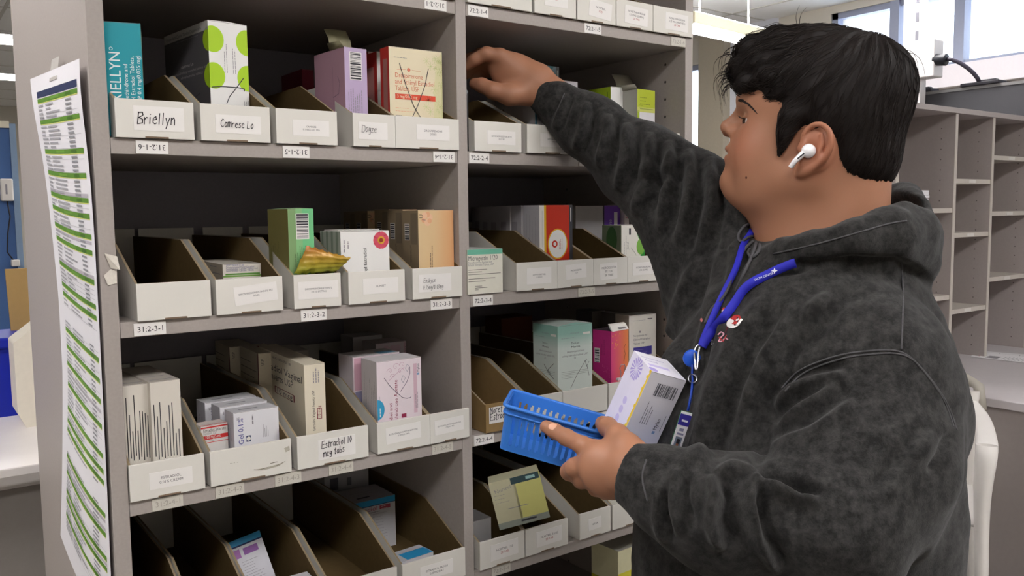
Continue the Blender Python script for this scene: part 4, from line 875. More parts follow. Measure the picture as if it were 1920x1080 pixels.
# binder clip on it
q = at(1166, 706, 'y', 1.108)
e = empty('binder_clip', 'small silver wire and white clip on the corner of the pink and orange carton', 'clip', tuple(q))
mb = MB(); mb.tube([(-.004, 0, -.003), (-.002, 0, .008), (-.006, -.001, .016), (-.003, -.002, .022), (.004, -.002, .022), (.0075, -.001, .017), (.006, 0, .008), (.009, 0, -.003)], .0008, mat('cfcfd2', .25, metal=.7), 8); mb.build('wire_handle', e)
mb = MB(); mb.prism([(-.011, -.002, -.006), (.012, -.002, -.006), (.010, -.002, -.002), (-.009, -.002, -.002)], (0, .006, 0), mat('d8d4d6', .35)); mb.build('clip_body', e, bevel=.0006)
def d_pw(F, L, Rr, T, w, d, h):
    F.rect(w*.16, h*.28, w*.84, h*.43, mat('433a90', .5), 1); F.circ(w*.4, h*.70, .002, GREY); lines(F, w*.16, h*.9, 1, w*.45, .003, mat('9a98a0', .5), seed=2); F.rect(w*.68, h*.91, w*.86, h*.925, BLK, 1)
    for i, (t, q_) in enumerate((('Norgestimate and', .5), ('Ethinyl Estradiol', .62), ('Tablets USP', .4))): F.fitbox(t, w*.16, h*(.62-.07*i), w*q_, .0056, mat('6a6872', .5))
    lines(F, w*.2, h*.38, 2, w*.5, .006, mat('8f88c0', .5), seed=4, k=2)
carton('white carton with a violet band at the right end of the third right shelf', 1179.5, 1237, 1172, 593, 1.16, B[3], -3, mat('d9d5cd', .5), draw=d_pw, d=.04)
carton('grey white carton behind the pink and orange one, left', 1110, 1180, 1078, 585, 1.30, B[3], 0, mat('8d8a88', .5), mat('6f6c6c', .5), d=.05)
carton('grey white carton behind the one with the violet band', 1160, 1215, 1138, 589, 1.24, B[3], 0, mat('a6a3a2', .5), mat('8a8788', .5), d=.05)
carton('rust brown carton deep in the shadows left of the tall mint carton', 940, 998, 925, 598, 1.34, B[3], 0, mat('6e3a22', .6), d=.06)
# lowest shelf, right
def d_cy(F, L, Rr, T, w, d, h):
    F.rect(w*.45, 0, w, h, mat('c9c77c', .5), 1); F.rect(0, 0, w*.5, h, mat('bdb99c', .5), 1)
    F.rect(w*.42, h*.86, w*.98, h, mat('33494e', .5), 2); F.rect(w*.72, h*.9, w*.9, h*.96, mat('9ac0c0', .5), 3); F.text('Nortrel', w*.08, h*.75, .009, GREY, 8); lines(F, w*.05, h*.7, 3, w*.35, .006, GREY, seed=3, k=3); F.rect(w*.25, h*.38, w*.66, h*.395, GREY, 3); F.rect(w*.45, h*.06, w*.75, h*.10, BLK, 3); F.rect(0, 0, w, h*.13, mat('8a9088', .5), 2)
q = at(1019, 992, 'y', 1.10)
carton('cream and yellow carton tipped sideways in the lowest right row', 0, 0, 0, 0, 0, 0, 0, mat('d3cfae', .5), mr=mat('d6d3cb', .5), draw=d_cy, w=.085, d=.055, h=.078, loc=(q[0]-.081, 1.112, B[4]+.046), rot=(math.radians(-6), math.radians(-13), math.radians(-32)))
carton('low grey white carton at the left end of the lowest right row', 872, 921, 862, 983, 1.155, B[4], 0, mat('b5b3b3', .5), mt=mat('8f8d8c', .5), d=.05)
carton('white carton in the lowest right row, just behind the wrist', 1128, 1185, 1118, 944, 1.115, B[4], 0, mat('d3d0c4', .5), d=.05)
YB_ = mat('c4b83a', .5)
def d_yel(F, L, Rr, T, w, d, h):
    F.rect(0, h*.25, w, h*.72, mat('d2c93e', .5), 1); L.rect(0, h*.25, d, h*.6, mat('b9b02c', .5), 1); F.text('Aubra', w*.3, h*.5, .01, mat('8c8a60', .5)); lines(F, w*.1, h*.15, 3, w*.7, .005, GREY, seed=3)
    lines(L, d*.3, h*.4, 2, d*.5, .006, GREY, seed=5)
carton('cream and yellow carton on the shelf below, beside the dark trousers', 1159, 1215, 1109, 1035, 1.13, zt[5]+.0005, 3, mat('cfcba8', .5), mt=mat('a9a79c', .5), draw=d_yel, h=None)
# ================================================================ BACKGROUND, RIGHT
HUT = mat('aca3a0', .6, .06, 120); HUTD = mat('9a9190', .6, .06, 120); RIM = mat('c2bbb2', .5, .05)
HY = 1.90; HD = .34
ztop = at(1820, 206, 'y', HY)[2]
e = empty('pigeonhole_unit', 'empty grey pigeonhole shelving standing on the back desk', 'shelving unit', (3.0, HY, .75))
def hp(name, a, b, m, **k):
    mb = MB(); mb.box((a[0]-3.0, a[1]-HY, a[2]-.75), (b[0]-3.0, b[1]-HY, b[2]-.75), m); return mb.build(name, e, **k)
DV = [3.3, at(1789, 400, 'y', HY)[0]-.014, at(1858, 400, 'y', HY)[0]-.014, 4.50, 4.64]
hp('top_board', (3.28, HY-.01, ztop-.022), (4.66, HY+HD, ztop), HUT)
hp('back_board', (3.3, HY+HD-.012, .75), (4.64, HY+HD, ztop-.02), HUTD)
for i, x in enumerate(DV[:4]+[4.625]):
    mb = MB(); mb.box((x-3.0, 0, 0), (x-3.0+.02, HD-.012, ztop-.022-.75), HUT); mb.box((x-3.0-.001, -.002, 0), (x-3.0+.021, .001, ztop-.022-.75), RIM)
    for z in [.05+.045*k for k in range(23)]:
        for y in (.06, .26): mb.tube([(x-3.0+.0005, y, z), (x-3.0-.0006, y, z)], .003, mat('6e6664', .8), 6)
    mb.build('upright', e, bevel=.001)
for k, (xa, xb, pys, px) in enumerate(((DV[0], DV[1], (395, 560), 1760), (DV[1], DV[2], (340, 440, 580), 1822), (DV[2], DV[3], (297, 400, 520), 1895))):
    for j, py in enumerate(pys):
        z = at(px, py, 'y', HY)[2]
        s_ = hp('shelf', (xa+.02, HY+.002, z-.01), (xb, HY+HD-.012, z+.01), RIM)
        mb = MB(); c_ = (xa+xb)/2-3.0; mb.box((c_-.03, .0005, z-.75-.007), (c_+.03, .0025, z-.75+.007), mat('d6d2cc', .5)); mb.build('shelf_label', s_)
zs = at(1760, 395, 'y', HY)[2]+.0105
for i in range(7):
    mb = MB(); R = random.Random(i); a0 = R.uniform(-.006, .006)
    mb.box((0+a0, 0, 0), (.10+a0, .2, .009+.001*(i % 3)), mat('e4e2e6', .5, .05)); 
    o = mb.build('paper_stack', None, ['bottom pad of the white paper stack on the pigeonhole shelf', 'second pad of the white paper stack from the bottom', 'third pad of the white paper stack from the bottom', 'fourth pad of the white paper stack from the bottom', 'fifth pad of the white paper stack from the bottom', 'sixth pad of the white paper stack, just under the top one', 'top pad of the white paper stack beside the hood'][i], 'paper', 'stack of white pads', bevel=.0008)
    o.location = (3.50, HY+.02, zs+i*.0112); o.rotation_euler = (0, 0, R.uniform(-.04, .04))
e = empty('desk', 'grey desk with a thick end panel behind the chair', 'desk', (3.22, .6, 0))
mb = MB(); mb.box((-.0, -.3, .718), (1.5, 1.65, .7495), mat('c3bdbf', .4, .04, 30)); mb.build('desktop', e, bevel=.003)
mb = MB(); mb.box((.012, -.28, 0), (.04, 1.63, .718), mat('9a918f', .6, .05, 60)); mb.build('end_panel', e)
mb = MB(); mb.box((.05, 1.55, 0), (1.48, 1.58, .718), mat('8f8785', .6)); mb.build('back_panel', e)
for i, (px, py, w, c, ang) in enumerate(((1890, 668, .2, 'e8e6e8', .3), (1905, 673, .17, 'f0eef0', .1))):
    q = at(px, py, 'z', .7505); mb = MB(); mb.box((-w/2, -.14, 0), (w/2, .14, .0012), mat(c, .6)); 
    f = Face(mb, (-w/2, -.14, .0012), (1, 0, 0), (0, 1, 0), w, .28); f.rect(.02, .2, w*.5, .25, mat('c04a4a', .6) if i == 0 else GREY); lines(f, .02, .18, 8, w*.8, .014, GREY, th=.003, seed=i)
    o = mb.build('paper_sheet', None, ['paper sheet with a red heading on the back desk', 'white paper sheet overlapping the red headed one on the desk'][i], 'paper', 'papers on the back desk'); o.location = (q[0], q[1], .7498+i*.0014); o.rotation_euler = (0, 0, ang)
# dark partition beyond the pigeonholes, with a power pole
DX = 4.75
za, zb_ = at(1715, 178, 'x', DX), at(1920, 150, 'x', DX)
zt_ = (za[2]+zb_[2])/2; print('dark partition', za, zb_)
e = empty('partition', 'dark charcoal partition behind the pigeonholes, under the high windows', 'partition', (DX, 0, 0))
mb = MB(); mb.box((0, -1, 0), (.05, 3.4, zt_-.012), mat('4a4a4e', .7, .05, 60)); mb.build('panel', e)
mb = MB(); mb.box((-.005, -1, zt_-.012), (.055, 3.4, zt_+.004), mat('7d7c7c', .5)); mb.build('trim', e)
for i, (px, w) in enumerate(((1839, .20), (1722, .16))):
    q = at(px, 158 if i == 0 else 170, 'x', DX+.0)
    mb = MB(); mb.box((-.02, -w/2, .004), (.075, w/2, .022), INK); mb.box((.01, -w*.35, .02), (.05, w*.1, .034), INK)
    o = mb.build('cable_clamp', None, ['black clamp where the cable meets the dark partition', 'black clamp on the partition just behind the hair'][i], 'clamp', 'black clamps on the dark partition', bevel=.004); o.location = (DX, q[1], zt_+.0005)
qp = at(1714, 130, 'x', DX-.06)
e = empty('power_pole', 'slotted white metal pole rising to the ceiling beside the window', 'pole', (DX-.06, qp[1], 0))
PW = mat('d3d0d0', .4, .04)
mb = MB(); mb.box((-.03, -.055, zt_-.1), (.03, .055, CEIL), PW); mb.build('pole', e, bevel=.004)
mb = MB()
for k in range(12): mb.box((-.0315, -.035, zt_+.08+k*.1), (-.029, -.018, zt_+.13+k*.1), mat('6e6e76', .6))
mb.build('slot', e)
o1 = at(1733, 112, 'x', DX-.10)
mb = MB(); mb.box((-.07, o1[1]-qp[1]-.07, o1[2]-.10), (.03, o1[1]-qp[1]+.06, o1[2]+.10), PW); mb.build('outlet_box', e, bevel=.006)
o2 = at(1752, 112, 'x', DX-.10); o3 = at(1775, 112, 'x', DX-.10)
e = empty('power_cable', 'thick black plug and cable curving down to the dark partition', 'cable', tuple(o2))
mb = MB(); mb.tube([(0, 0, 0), tuple(Vector(o3-o2))], .032, BK, 12); mb.build('plug', e, bevel=.004)
pts = [at(a, b, 'x', DX-.10+.1*i/6) for i, (a, b) in enumerate(((1770, 110), (1785, 112), (1800, 118), (1815, 128), (1826, 138), (1833, 147), (1836, 154)))]
mb = MB(); mb.tube([tuple(Vector(p-o2)) for p in pts], .011, mat('3c3844', .4), 10); mb.build('cord', e)
# white plastic armchair
e = empty('armchair', 'white moulded plastic armchair with a slatted back, behind the person', 'chair', (0, 0, 0))
CW = mat('e4e0dc', .35, .03, 20); CG = mat('a9a49a', .5, .04, 20)
ar = P(1850, 836, 2.72); bk = P(1842, 708, 3.12)
ax_y = Vector((ar[0]-bk[0], ar[1]-bk[1], 0)).normalized(); ax_x = Vector((-ax_y[1], ax_y[0], 0))   # y: towards the front, x: towards its hidden side
if ax_x.dot(Vector(RT)) > 0: ax_x = -ax_x
print('chair arm', ar, 'back', bk)
ze = ar[2]; ang = math.atan2(ax_y[1], ax_y[0])-math.pi/2
sgn = 1 if Vector((math.cos(ang), math.sin(ang), 0)).dot(ax_x) > 0 else -1
e.location = (ar[0], ar[1], 0); e.rotation_euler = (0, 0, ang)
Wd = .56*sgn; DB = (Vector(bk)-Vector(ar)).dot(ax_y)
for x0, nm in ((0, 0), (Wd, 1)):
    s = 1 if nm == 0 else -1; q = .035*sgn*s
    def arm_sec(c, wv, tv): return [Vector(c)+wv+tv, Vector(c)-wv+tv, Vector(c)-wv-tv, Vector(c)+wv-tv]
    path = [((x0+q*1.2, DB+.02, ze+.05), .03, .012), ((x0, DB*.75, ze+.015), .032, .012), ((x0-q*.1, DB*.4, ze+.0), .034, .012), ((x0-q*.1, -.06, ze-.005), .036, .013), ((x0, .0, ze-.02), .036, .014)]
    mb = MB(); mb.grid([arm_sec(c, Vector((w_, 0, 0)), Vector((0, 0, t_))) for c, w_, t_ in path], CW, True, True); mb.mesh(arm_sec(path[-1][0], Vector((path[-1][1], 0, 0)), Vector((0, 0, path[-1][2]))), [(0, 1, 2, 3)], CW)
    o = mb.build('armrest', e); sm_ = o.modifiers.new('s', 'SUBSURF'); sm_.levels = 2; sm_.render_levels = 2
    path = [((x0, .005, ze+.004), .034, .02), ((x0, .02, ze-.03), .036, .03), ((x0+q*.2, .01, ze-.12), .03, .045), ((x0+q*.2, -.005, ze-.24), .024, .05), ((x0, .01, ze-.40), .022, .034), ((x0, .03, 0.0), .02, .026)]
    mb = MB(); mb.grid([arm_sec(c, Vector((w_, 0, 0)), Vector((0, t_, 0))) for c, w_, t_ in path], CW, True, True); mb.mesh(arm_sec(path[-1][0], Vector((.02, 0, 0)), Vector((0, .026, 0))), [(0, 1, 2, 3)], CW)
    o = mb.build('leg', e); sm_ = o.modifiers.new('s', 'SUBSURF'); sm_.levels = 2; sm_.render_levels = 2
    path = [((x0+q, DB+.02, .78), .03, .014), ((x0+q, DB+.02, ze), .03, .016), ((x0+q, DB+.03, .44), .028, .02), ((x0, DB-.04, 0), .024, .022)]
    mb = MB(); mb.grid([arm_sec(c, Vector((w_, 0, 0)), Vector((0, t_, 0))) for c, w_, t_ in path], CW, True, True)
    o = mb.build('leg', e); sm_ = o.modifiers.new('s', 'SUBSURF'); sm_.levels = 1; sm_.render_levels = 1
zb2 = bk[2]
mb = MB(); xa, xb = (0, Wd) if sgn > 0 else (Wd, 0)
mb.tube([(xa, DB+.02, ze+.02), (xa+.01, DB-.02, ze+.10), (xa+.03, DB-.05, zb2-.03), (xa+.08, DB-.055, zb2), ((xa+xb)/2, DB-.07, zb2+.02), (xb-.08, DB-.055, zb2), (xb-.03, DB-.05, zb2-.03), (xb-.01, DB-.02, ze+.1), (xb, DB+.02, ze+.02)], .019, CG, 12)
mb.build('back_frame', e, 'grey rounded frame of the chair back')
for k in range(9):
    x = xa+.07+(xb-xa-.14)*k/8; mb = MB(); mb.box((x-.011, DB-.055, .44), (x+.011, DB-.045, zb2-.0), CW); mb.build('back_slat', e, bevel=.003)
mb = MB(); mb.grid([[(xa+.02+(xb-xa-.04)*i/8, DB-.04+(-.03-DB+.02)*j/8, .435-.02*math.sin(i/8*math.pi)*math.sin(j/8*math.pi)+(.01 if j == 8 else 0)*-2) for i in range(9)] for j in range(9)], CW); o = mb.build('seat', e); sl = o.modifiers.new('t', 'SOLIDIFY'); sl.thickness = .012
WBG = bpy.data.worlds.new('World'); SC.world = WBG; WBG.use_nodes = True
nt = WBG.node_tree; bg = nt.nodes['Background']; bg.inputs[1].default_value = 3.2
tc = nt.nodes.new('ShaderNodeTexCoord'); nz = nt.nodes.new('ShaderNodeTexNoise'); nz.inputs['Scale'].default_value = 5
cr = nt.nodes.new('ShaderNodeValToRGB'); cr.color_ramp.elements[0].color = (.62, .74, 1, 1); cr.color_ramp.elements[1].color = (.92, .97, 1, 1)
cr.color_ramp.elements[0].position = .3; cr.color_ramp.elements[1].position = .6
nt.links.new(tc.outputs['Generated'], nz.inputs['Vector']); nt.links.new(nz.outputs['Fac'], cr.inputs[0]); nt.links.new(cr.outputs[0], bg.inputs[0])
g = GL.node_tree; g.nodes.clear(); oo = g.nodes.new('ShaderNodeOutputMaterial'); tr = g.nodes.new('ShaderNodeBsdfTransparent'); gg = g.nodes.new('ShaderNodeBsdfGlossy'); mx = g.nodes.new('ShaderNodeMixShader')
mx.inputs[0].default_value = .06; gg.inputs['Roughness'].default_value = .02; tr.inputs[0].default_value = (.95, .97, 1, 1)
g.links.new(tr.outputs[0], mx.inputs[1]); g.links.new(gg.outputs[0], mx.inputs[2]); g.links.new(mx.outputs[0], oo.inputs[0])
SC.view_settings.exposure = .66
# ================================================================ SCULPTING KIT (signed distance shapes -> one smooth mesh)
def sd_cap(a, b, r1, r2=None):
    a, b = np.array(a, float), np.array(b, float); r2 = r1 if r2 is None else r2; ba = b-a; L2 = max(ba@ba, 1e-12)
    def f(Q):
        pa = Q-a; h = np.clip(pa@ba/L2, 0, 1)
        return np.sqrt(((pa-h[:, None]*ba)**2).sum(1))-(r1+(r2-r1)*h)
    return f, (a+b)/2, math.sqrt(L2)/2+max(r1, r2)
def sd_ell(c, r, M=None):
    c, r = np.array(c, float), np.array(r, float)
    def f(Q):
        p = Q-c
        if M is not None: p = p@M            # columns of M: the axes
        k0 = np.sqrt(((p/r)**2).sum(1)); k1 = np.sqrt(((p/(r*r))**2).sum(1))
        return np.where(k1 > 1e-9, k0*(k0-1)/np.maximum(k1, 1e-9), -r.min())
    return f, c, r.max()
class Sculpt:
    def __init__(s): s.ops = []
    def add(s, prim, k=.01): s.ops.append((0,)+prim+(k,)); return s
    def sub(s, prim, k=.004): s.ops.append((1,)+prim+(k,)); return s
    def cap(s, a, b, r1, r2=None, k=.01): return s.add(sd_cap(a, b, r1, r2), k)
    def ell(s, c, r, k=.01, M=None): return s.add(sd_ell(c, r, M), k)
    def poly(s, pts, rs, k=.01):
        """a chain of tapered segments, taken as one shape"""
        fs = [sd_cap(pts[i], pts[i+1], rs[i], rs[i+1]) for i in range(len(pts)-1)]
        c = np.mean([np.array(p) for p in pts], 0); rad = max(np.linalg.norm(np.array(p)-c) for p in pts)+max(rs)
        kk = min(rs)*.6
        def f(Q):
            d = fs[0][0](Q)
            for g in fs[1:]:
                e_ = g[0](Q); h = np.clip(.5+.5*(e_-d)/kk, 0, 1); d = e_*(1-h)+d*h-kk*h*(1-h)
            return d
        s.add((f, c, rad), k); return s
    def eval(s, Q, c=None, rb=0):
        d = np.full(len(Q), 9.)
        for kind, f, pc, pr, k in s.ops:
            if c is not None and np.linalg.norm(c-pc) > pr+rb+k+.07: continue
            e_ = f(Q)
            if kind == 0:
                h = np.clip(.5+.5*(e_-d)/k, 0, 1); d = e_*(1-h)+d*h-k*h*(1-h)
            else:
                e_ = -e_; h = np.clip(.5-.5*(e_-d)/k, 0, 1); d = e_*(1-h)+d*h+k*h*(1-h)
        return d
    def mesh(s, lo, hi, h):
        lo, hi = np.array(lo, float), np.array(hi, float); nb = 16; bs = nb*h
        n = np.ceil((hi-lo)/bs).astype(int); I = np.stack(np.meshgrid(*[np.arange(k) for k in n], indexing='ij'), -1).reshape(-1, 3)
        C = lo+(I+.5)*bs; d = s.eval(C); keep = I[np.abs(d) < bs*.87*2.2+.02]
        g = np.arange(nb+1); G = np.stack(np.meshgrid(g, g, g, indexing='ij'), -1).reshape(-1, 3)
        NY, NZ = n[1]*nb+3, n[2]*nb+3
        keys, pos, quads = [], [], []
        E = [((0, 0, 0), (1, 0, 0)), ((0, 1, 0), (1, 1, 0)), ((0, 0, 1), (1, 0, 1)), ((0, 1, 1), (1, 1, 1)), ((0, 0, 0), (0, 1, 0)), ((1, 0, 0), (1, 1, 0)), ((0, 0, 1), (0, 1, 1)), ((1, 0, 1), (1, 1, 1)),
             ((0, 0, 0), (0, 0, 1)), ((1, 0, 0), (1, 0, 1)), ((0, 1, 0), (0, 1, 1)), ((1, 1, 0), (1, 1, 1))]
        for b in keep:
            base = b*nb; Q = lo+(base+G)*h
            F = s.eval(Q, lo+(b+.5)*bs, bs*.87)
            if F.min() > 0 or F.max() < 0: continue
            F = F.reshape(nb+1, nb+1, nb+1); S = F < 0
            num = np.zeros((nb,)*3); acc = np.zeros((nb,)*3+(3,))
            for p, q in E:
                sl = lambda t: tuple(slice(t[a], t[a]+nb) for a in range(3))
                fp, fq = F[sl(p)], F[sl(q)]; cr = (fp < 0) != (fq < 0); t = np.where(cr, fp/np.where(cr, fp-fq, 1), 0)
                num += cr; d_ = np.array(q)-np.array(p)
                for a in range(3): acc[..., a] += np.where(cr, p[a]+t*d_[a], 0)
            act = np.argwhere(num > 0)
            if len(act) == 0: continue
            v = acc[num > 0]/num[num > 0][:, None]
            gi = act+base
            keys.append((gi[:, 0]+1)*NY*NZ+(gi[:, 1]+1)*NZ+gi[:, 2]+1); pos.append(lo+(gi+v)*h)
            for ax in range(3):
                sl0 = [slice(0, nb)]*3; sl1 = list(sl0); sl1[ax] = slice(1, nb+1)
                a0, a1 = S[tuple(sl0)], S[tuple(sl1)]; w = np.argwhere(a0 != a1)
                if len(w) == 0: continue
                ins = a0[tuple(w.T)]; gw = w+base; u, t = (ax+1) % 3, (ax+2) % 3
                cs = []
                for du, dt in ((1, 1), (0, 1), (0, 0), (1, 0)):
                    c_ = gw.copy(); c_[:, u] -= du; c_[:, t] -= dt; cs.append((c_[:, 0]+1)*NY*NZ+(c_[:, 1]+1)*NZ+c_[:, 2]+1)
                q4 = np.stack(cs, 1); q4[~ins] = q4[~ins][:, ::-1]; quads.append(q4)
        keys = np.concatenate(keys); pos = np.concatenate(pos); quads = np.concatenate(quads)
        o = np.argsort(keys); keys, pos = keys[o], pos[o]
        ix = np.clip(np.searchsorted(keys, quads), 0, len(keys)-1); ok = (keys[ix] == quads).all(1)
        return pos, ix[ok]
def smooth(V, F, it=2, lam=.5):
    a = np.concatenate([F[:, [0, 1]], F[:, [1, 2]], F[:, [2, 3]], F[:, [3, 0]]]); a = np.concatenate([a, a[:, ::-1]])
    cnt = np.bincount(a[:, 0], minlength=len(V))[:, None]
    for _ in range(it):
        m = np.stack([np.bincount(a[:, 0], V[a[:, 1], k], minlength=len(V)) for k in range(3)], 1)/np.maximum(cnt, 1)
        V = V+(m-V)*lam
    return V
def normals(V, F):
    n = np.cross(V[F[:, 2]]-V[F[:, 0]], V[F[:, 3]]-V[F[:, 1]]); N = np.stack([sum(np.bincount(F[:, j], n[:, k], minlength=len(V)) for j in range(4)) for k in range(3)], 1)
    return N/np.maximum(np.linalg.norm(N, axis=1), 1e-12)[:, None]
def keep_large(V, F, frac=.01):
    """drop stray crumbs: keep only the pieces that hold a fair share of the vertices"""
    lab = np.arange(len(V))
    for _ in range(400):
        m = lab[F].min(1); new = lab.copy()
        for j in range(4): np.minimum.at(new, F[:, j], m)
        new = new[new]
        if (new == lab).all(): break
        lab = new
    cnt = np.bincount(lab, minlength=len(V)); good = cnt[lab] > frac*len(V); idx = np.cumsum(good)-1
    return V[good], idx[F[good[F[:, 0]]]]
def to_obj(name, V, F, m, parent=None, **k):
    me = bpy.data.meshes.new(name); me.vertices.add(len(V)); me.vertices.foreach_set('co', np.asarray(V, np.float32).ravel())
    me.loops.add(F.size); me.loops.foreach_set('vertex_index', F.astype(np.int32).ravel()); me.polygons.add(len(F))
    me.polygons.foreach_set('loop_start', np.arange(0, F.size, 4, dtype=np.int32)); 
    me.polygons.foreach_set('use_smooth', np.ones(len(F), bool)); me.update(calc_edges=True); me.validate()
    me.materials.append(m); o = bpy.data.objects.new(name, me); COL.objects.link(o)
    if parent: o.parent = parent
    setp(o, **k); return o
def seg_dist(X, Y, pts):
    best = np.full(len(X), 1e9); sg = np.zeros(len(X)); tt = np.zeros(len(X)); L = 0
    lens = [math.hypot(pts[i+1][0]-pts[i][0], pts[i+1][1]-pts[i][1]) for i in range(len(pts)-1)]; T = sum(lens)
    for i in range(len(pts)-1):
        ax, ay = pts[i]; bx, by = pts[i+1][0]-ax, pts[i+1][1]-ay; h = np.clip(((X-ax)*bx+(Y-ay)*by)/(bx*bx+by*by), 0, 1)
        dx, dy = X-ax-h*bx, Y-ay-h*by; d = np.hypot(dx, dy); s_ = np.sign(bx*dy-by*dx); u = d < best
        best = np.where(u, d, best); sg = np.where(u, s_, sg); tt = np.where(u, (L+h*lens[i])/T, tt); L += lens[i]
    return best, sg, tt
def carve(V, N, strokes, wide=1.0):
    """push the near side of a surface in or out along drawn folds"""
    px, py, z = proj(V); view = (V-CAMP)/np.linalg.norm(V-CAMP, axis=1)[:, None]; fc = -(N*view).sum(1)
    face = np.clip((fc+.05)/.25, 0, 1); D = np.zeros(len(V))
    for pts, wd, amp, kind in strokes:
        if kind != 'seam': wd = wd*wide
        xs, ys = [p[0] for p in pts], [p[1] for p in pts]; m = (px > min(xs)-4*wd) & (px < max(xs)+4*wd) & (py > min(ys)-4*wd) & (py < max(ys)+4*wd)
        if not m.any(): continue
        d, sg, t = seg_dist(px[m], py[m], pts); env = np.clip(np.minimum(t, 1-t)*5, 0, 1)**.6 if kind != 'seam' else 1
        g = np.exp(-(d/wd)**2)
        if kind == 'fold': val = amp*env*(np.exp(-((d*sg-wd*.7)/wd)**2)-1.0*np.exp(-((d*sg+wd*.7)/(wd*.8))**2))
        elif kind == 'seam': val = amp*(np.exp(-((d-wd)/(wd*.6))**2)-1.3*np.exp(-(d/(wd*.6))**2))
        else: val = amp*env*g
        D[m] += val*face[m]
    return V+N*D[:, None]

# ================================================================ THE PERSON
HO = P(1540, 225, 1.12); az, pit = math.radians(-29.5), math.radians(9)
hf0 = np.array([math.sin(az), math.cos(az), 0]); HL = np.array([-hf0[1], hf0[0], 0]); zz = np.array([0, 0, 1.])
HF = hf0*math.cos(pit)+zz*math.sin(pit); HU = zz*math.cos(pit)-hf0*math.sin(pit)
HM = np.stack([HF, HL, HU], 1)
def H(x, y, z): return HO+HF*x+HL*y+HU*z
def hl(px, py, y=0):
    R = ray(px, py); q = R*((y+(HO-CAMP)@HL)/(R@HL))-(HO-CAMP); return q@HF, y, q@HU
S = Sculpt()
def he(c, r, k=.012, sub=False, both=False, tilt=0):
    for sg in ((1, -1) if both else (1,)):
        M = HM
        if tilt: ct, st = math.cos(tilt), math.sin(tilt); M = np.stack([HF*ct+HU*st, HL, -HF*st+HU*ct], 1)
        pr = sd_ell(H(c[0], c[1]*sg, c[2]), r, M)
        (S.sub if sub else S.add)(pr, k)
def hc(a, b, r1, r2=None, k=.01, both=False, sub=False):
    for sg in ((1, -1) if both else (1,)):
        pr = sd_cap(H(a[0], a[1]*sg, a[2]), H(b[0], b[1]*sg, b[2]), r1, r2); (S.sub if sub else S.add)(pr, k)
he((-.004, 0, .022), (.098, .079, .088)); he((.045, 0, .022), (.064, .062, .056), .03)
he((.040, 0, -.040), (.064, .061, .066), .03); he((.034, 0, -.078), (.068, .060, .042), .03)
hc((.0, 0.055, -.075), (.05, .040, -.098), .020, .018, .03, both=True)
he((.101, 0, -.0935), (.0150, .019, .0145), .018)
he((.056, .036, -.054), (.034, .026, .034), .025, both=True)           # full cheeks
he((.045, 0, -.110), (.055, .046, .026), .03)                          # soft under the chin
he((.087, 0, -.055), (.0245, .028, .030), .016)
hc((.1010, .010, .0165), (.083, .042, .014), .0075, .006, .012, both=True)    # brow ridge
he((.1070, .038, -.0105), (.0185, .0245, .0120), .010, sub=True, both=True)      # sockets
hc((.1000, 0, .004), (.1165, 0, -.0205), .0072, .0098, .008); he((.1180, 0, -.0225), (.0104, .0092, .0088), .006)
he((.1045, .0118, -.0285), (.0125, .0066, .0078), .0075, both=True); he((.113, 0, -.0315), (.0105, .0042, .0045), .004)
he((.1105, .0070, -.0370), (.0058, .0034, .0034), .0025, sub=True, both=True)
he((.1095, 0, -.0515), (.0078, .0185, .0052), .004, tilt=.25); he((.1075, 0, -.0640), (.0082, .0165, .0064), .004)
he((.118, 0, -.0572), (.0120, .0215, .0011), .003, sub=True)
he((.1150, 0, -.043), (.004, .0028, .006), .004, sub=True)
EY = (.0835, .0310, -.0130)
he(EY, (.0128, .0128, .0128), .003, both=True)
he((.0960, .0345, -.0142), (.0135, .0132, .0034), .0012, sub=True, both=True, tilt=-.10)
# ears
for sg in (1, -1):
    def E_(x, y, z): return H(x+.0085, y*sg, z)
    S.ell(E_(-.016, .0810, -.043), (.0165, .0050, .0265), .006, np.stack([HF*.95+HU*.2, HL*sg*.97-HF*.22, HU*.95-HF*.2], 1))
    rim = [(.000, .0785, -.040), (.0005, .0815, -.026), (-.0065, .0865, -.0155), (-.018, .0900, -.0125), (-.0290, .0920, -.0200), (-.0335, .0925, -.034), (-.0300, .0900, -.049), (-.0210, .0855, -.060), (-.010, .0820, -.069), (-.0020, .0795, -.0735)]
    rr_ = [.0026, .0030, .0032, .0033, .0034, .0034, .0034, .0036, .0048, .0050]; rp = []; rr2 = []
    for i in range(len(rim)-1):
        p0, p1, p2, p3 = [np.array(rim[j]) for j in (max(i-1, 0), i, i+1, min(i+2, len(rim)-1))]
        for t in (0, .34, .67): rp.append(.5*(2*p1+(p2-p0)*t+(2*p0-5*p1+4*p2-p3)*t*t+(3*p1-p0-3*p2+p3)*t**3)); rr2.append(rr_[i]*(1-t)+rr_[i+1]*t)
    rp.append(np.array(rim[-1])); rr2.append(rr_[-1])
    S.poly([E_(*p) for p in rp], rr2, .003)
    S.ell(E_(-.005, .0800, -.067), (.0075, .0045, .0090), .004, HM)
    S.sub(sd_ell(E_(-.0120, .0900, -.0445), (.0080, .0080, .0115), HM), .003)
    S.sub(sd_ell(E_(-.0150, .0915, -.0240), (.0085, .0050, .0060), HM), .003)
    S.poly([E_(-.0205, .0880, -.024), E_(-.0235, .0885, -.036), E_(-.0205, .0870, -.050), E_(-.012, .0840, -.0585)], [.0020, .0024, .0026, .0022], .003)
    S.ell(E_(.0015, .0795, -.0430), (.0045, .0042, .0060), .003, HM)
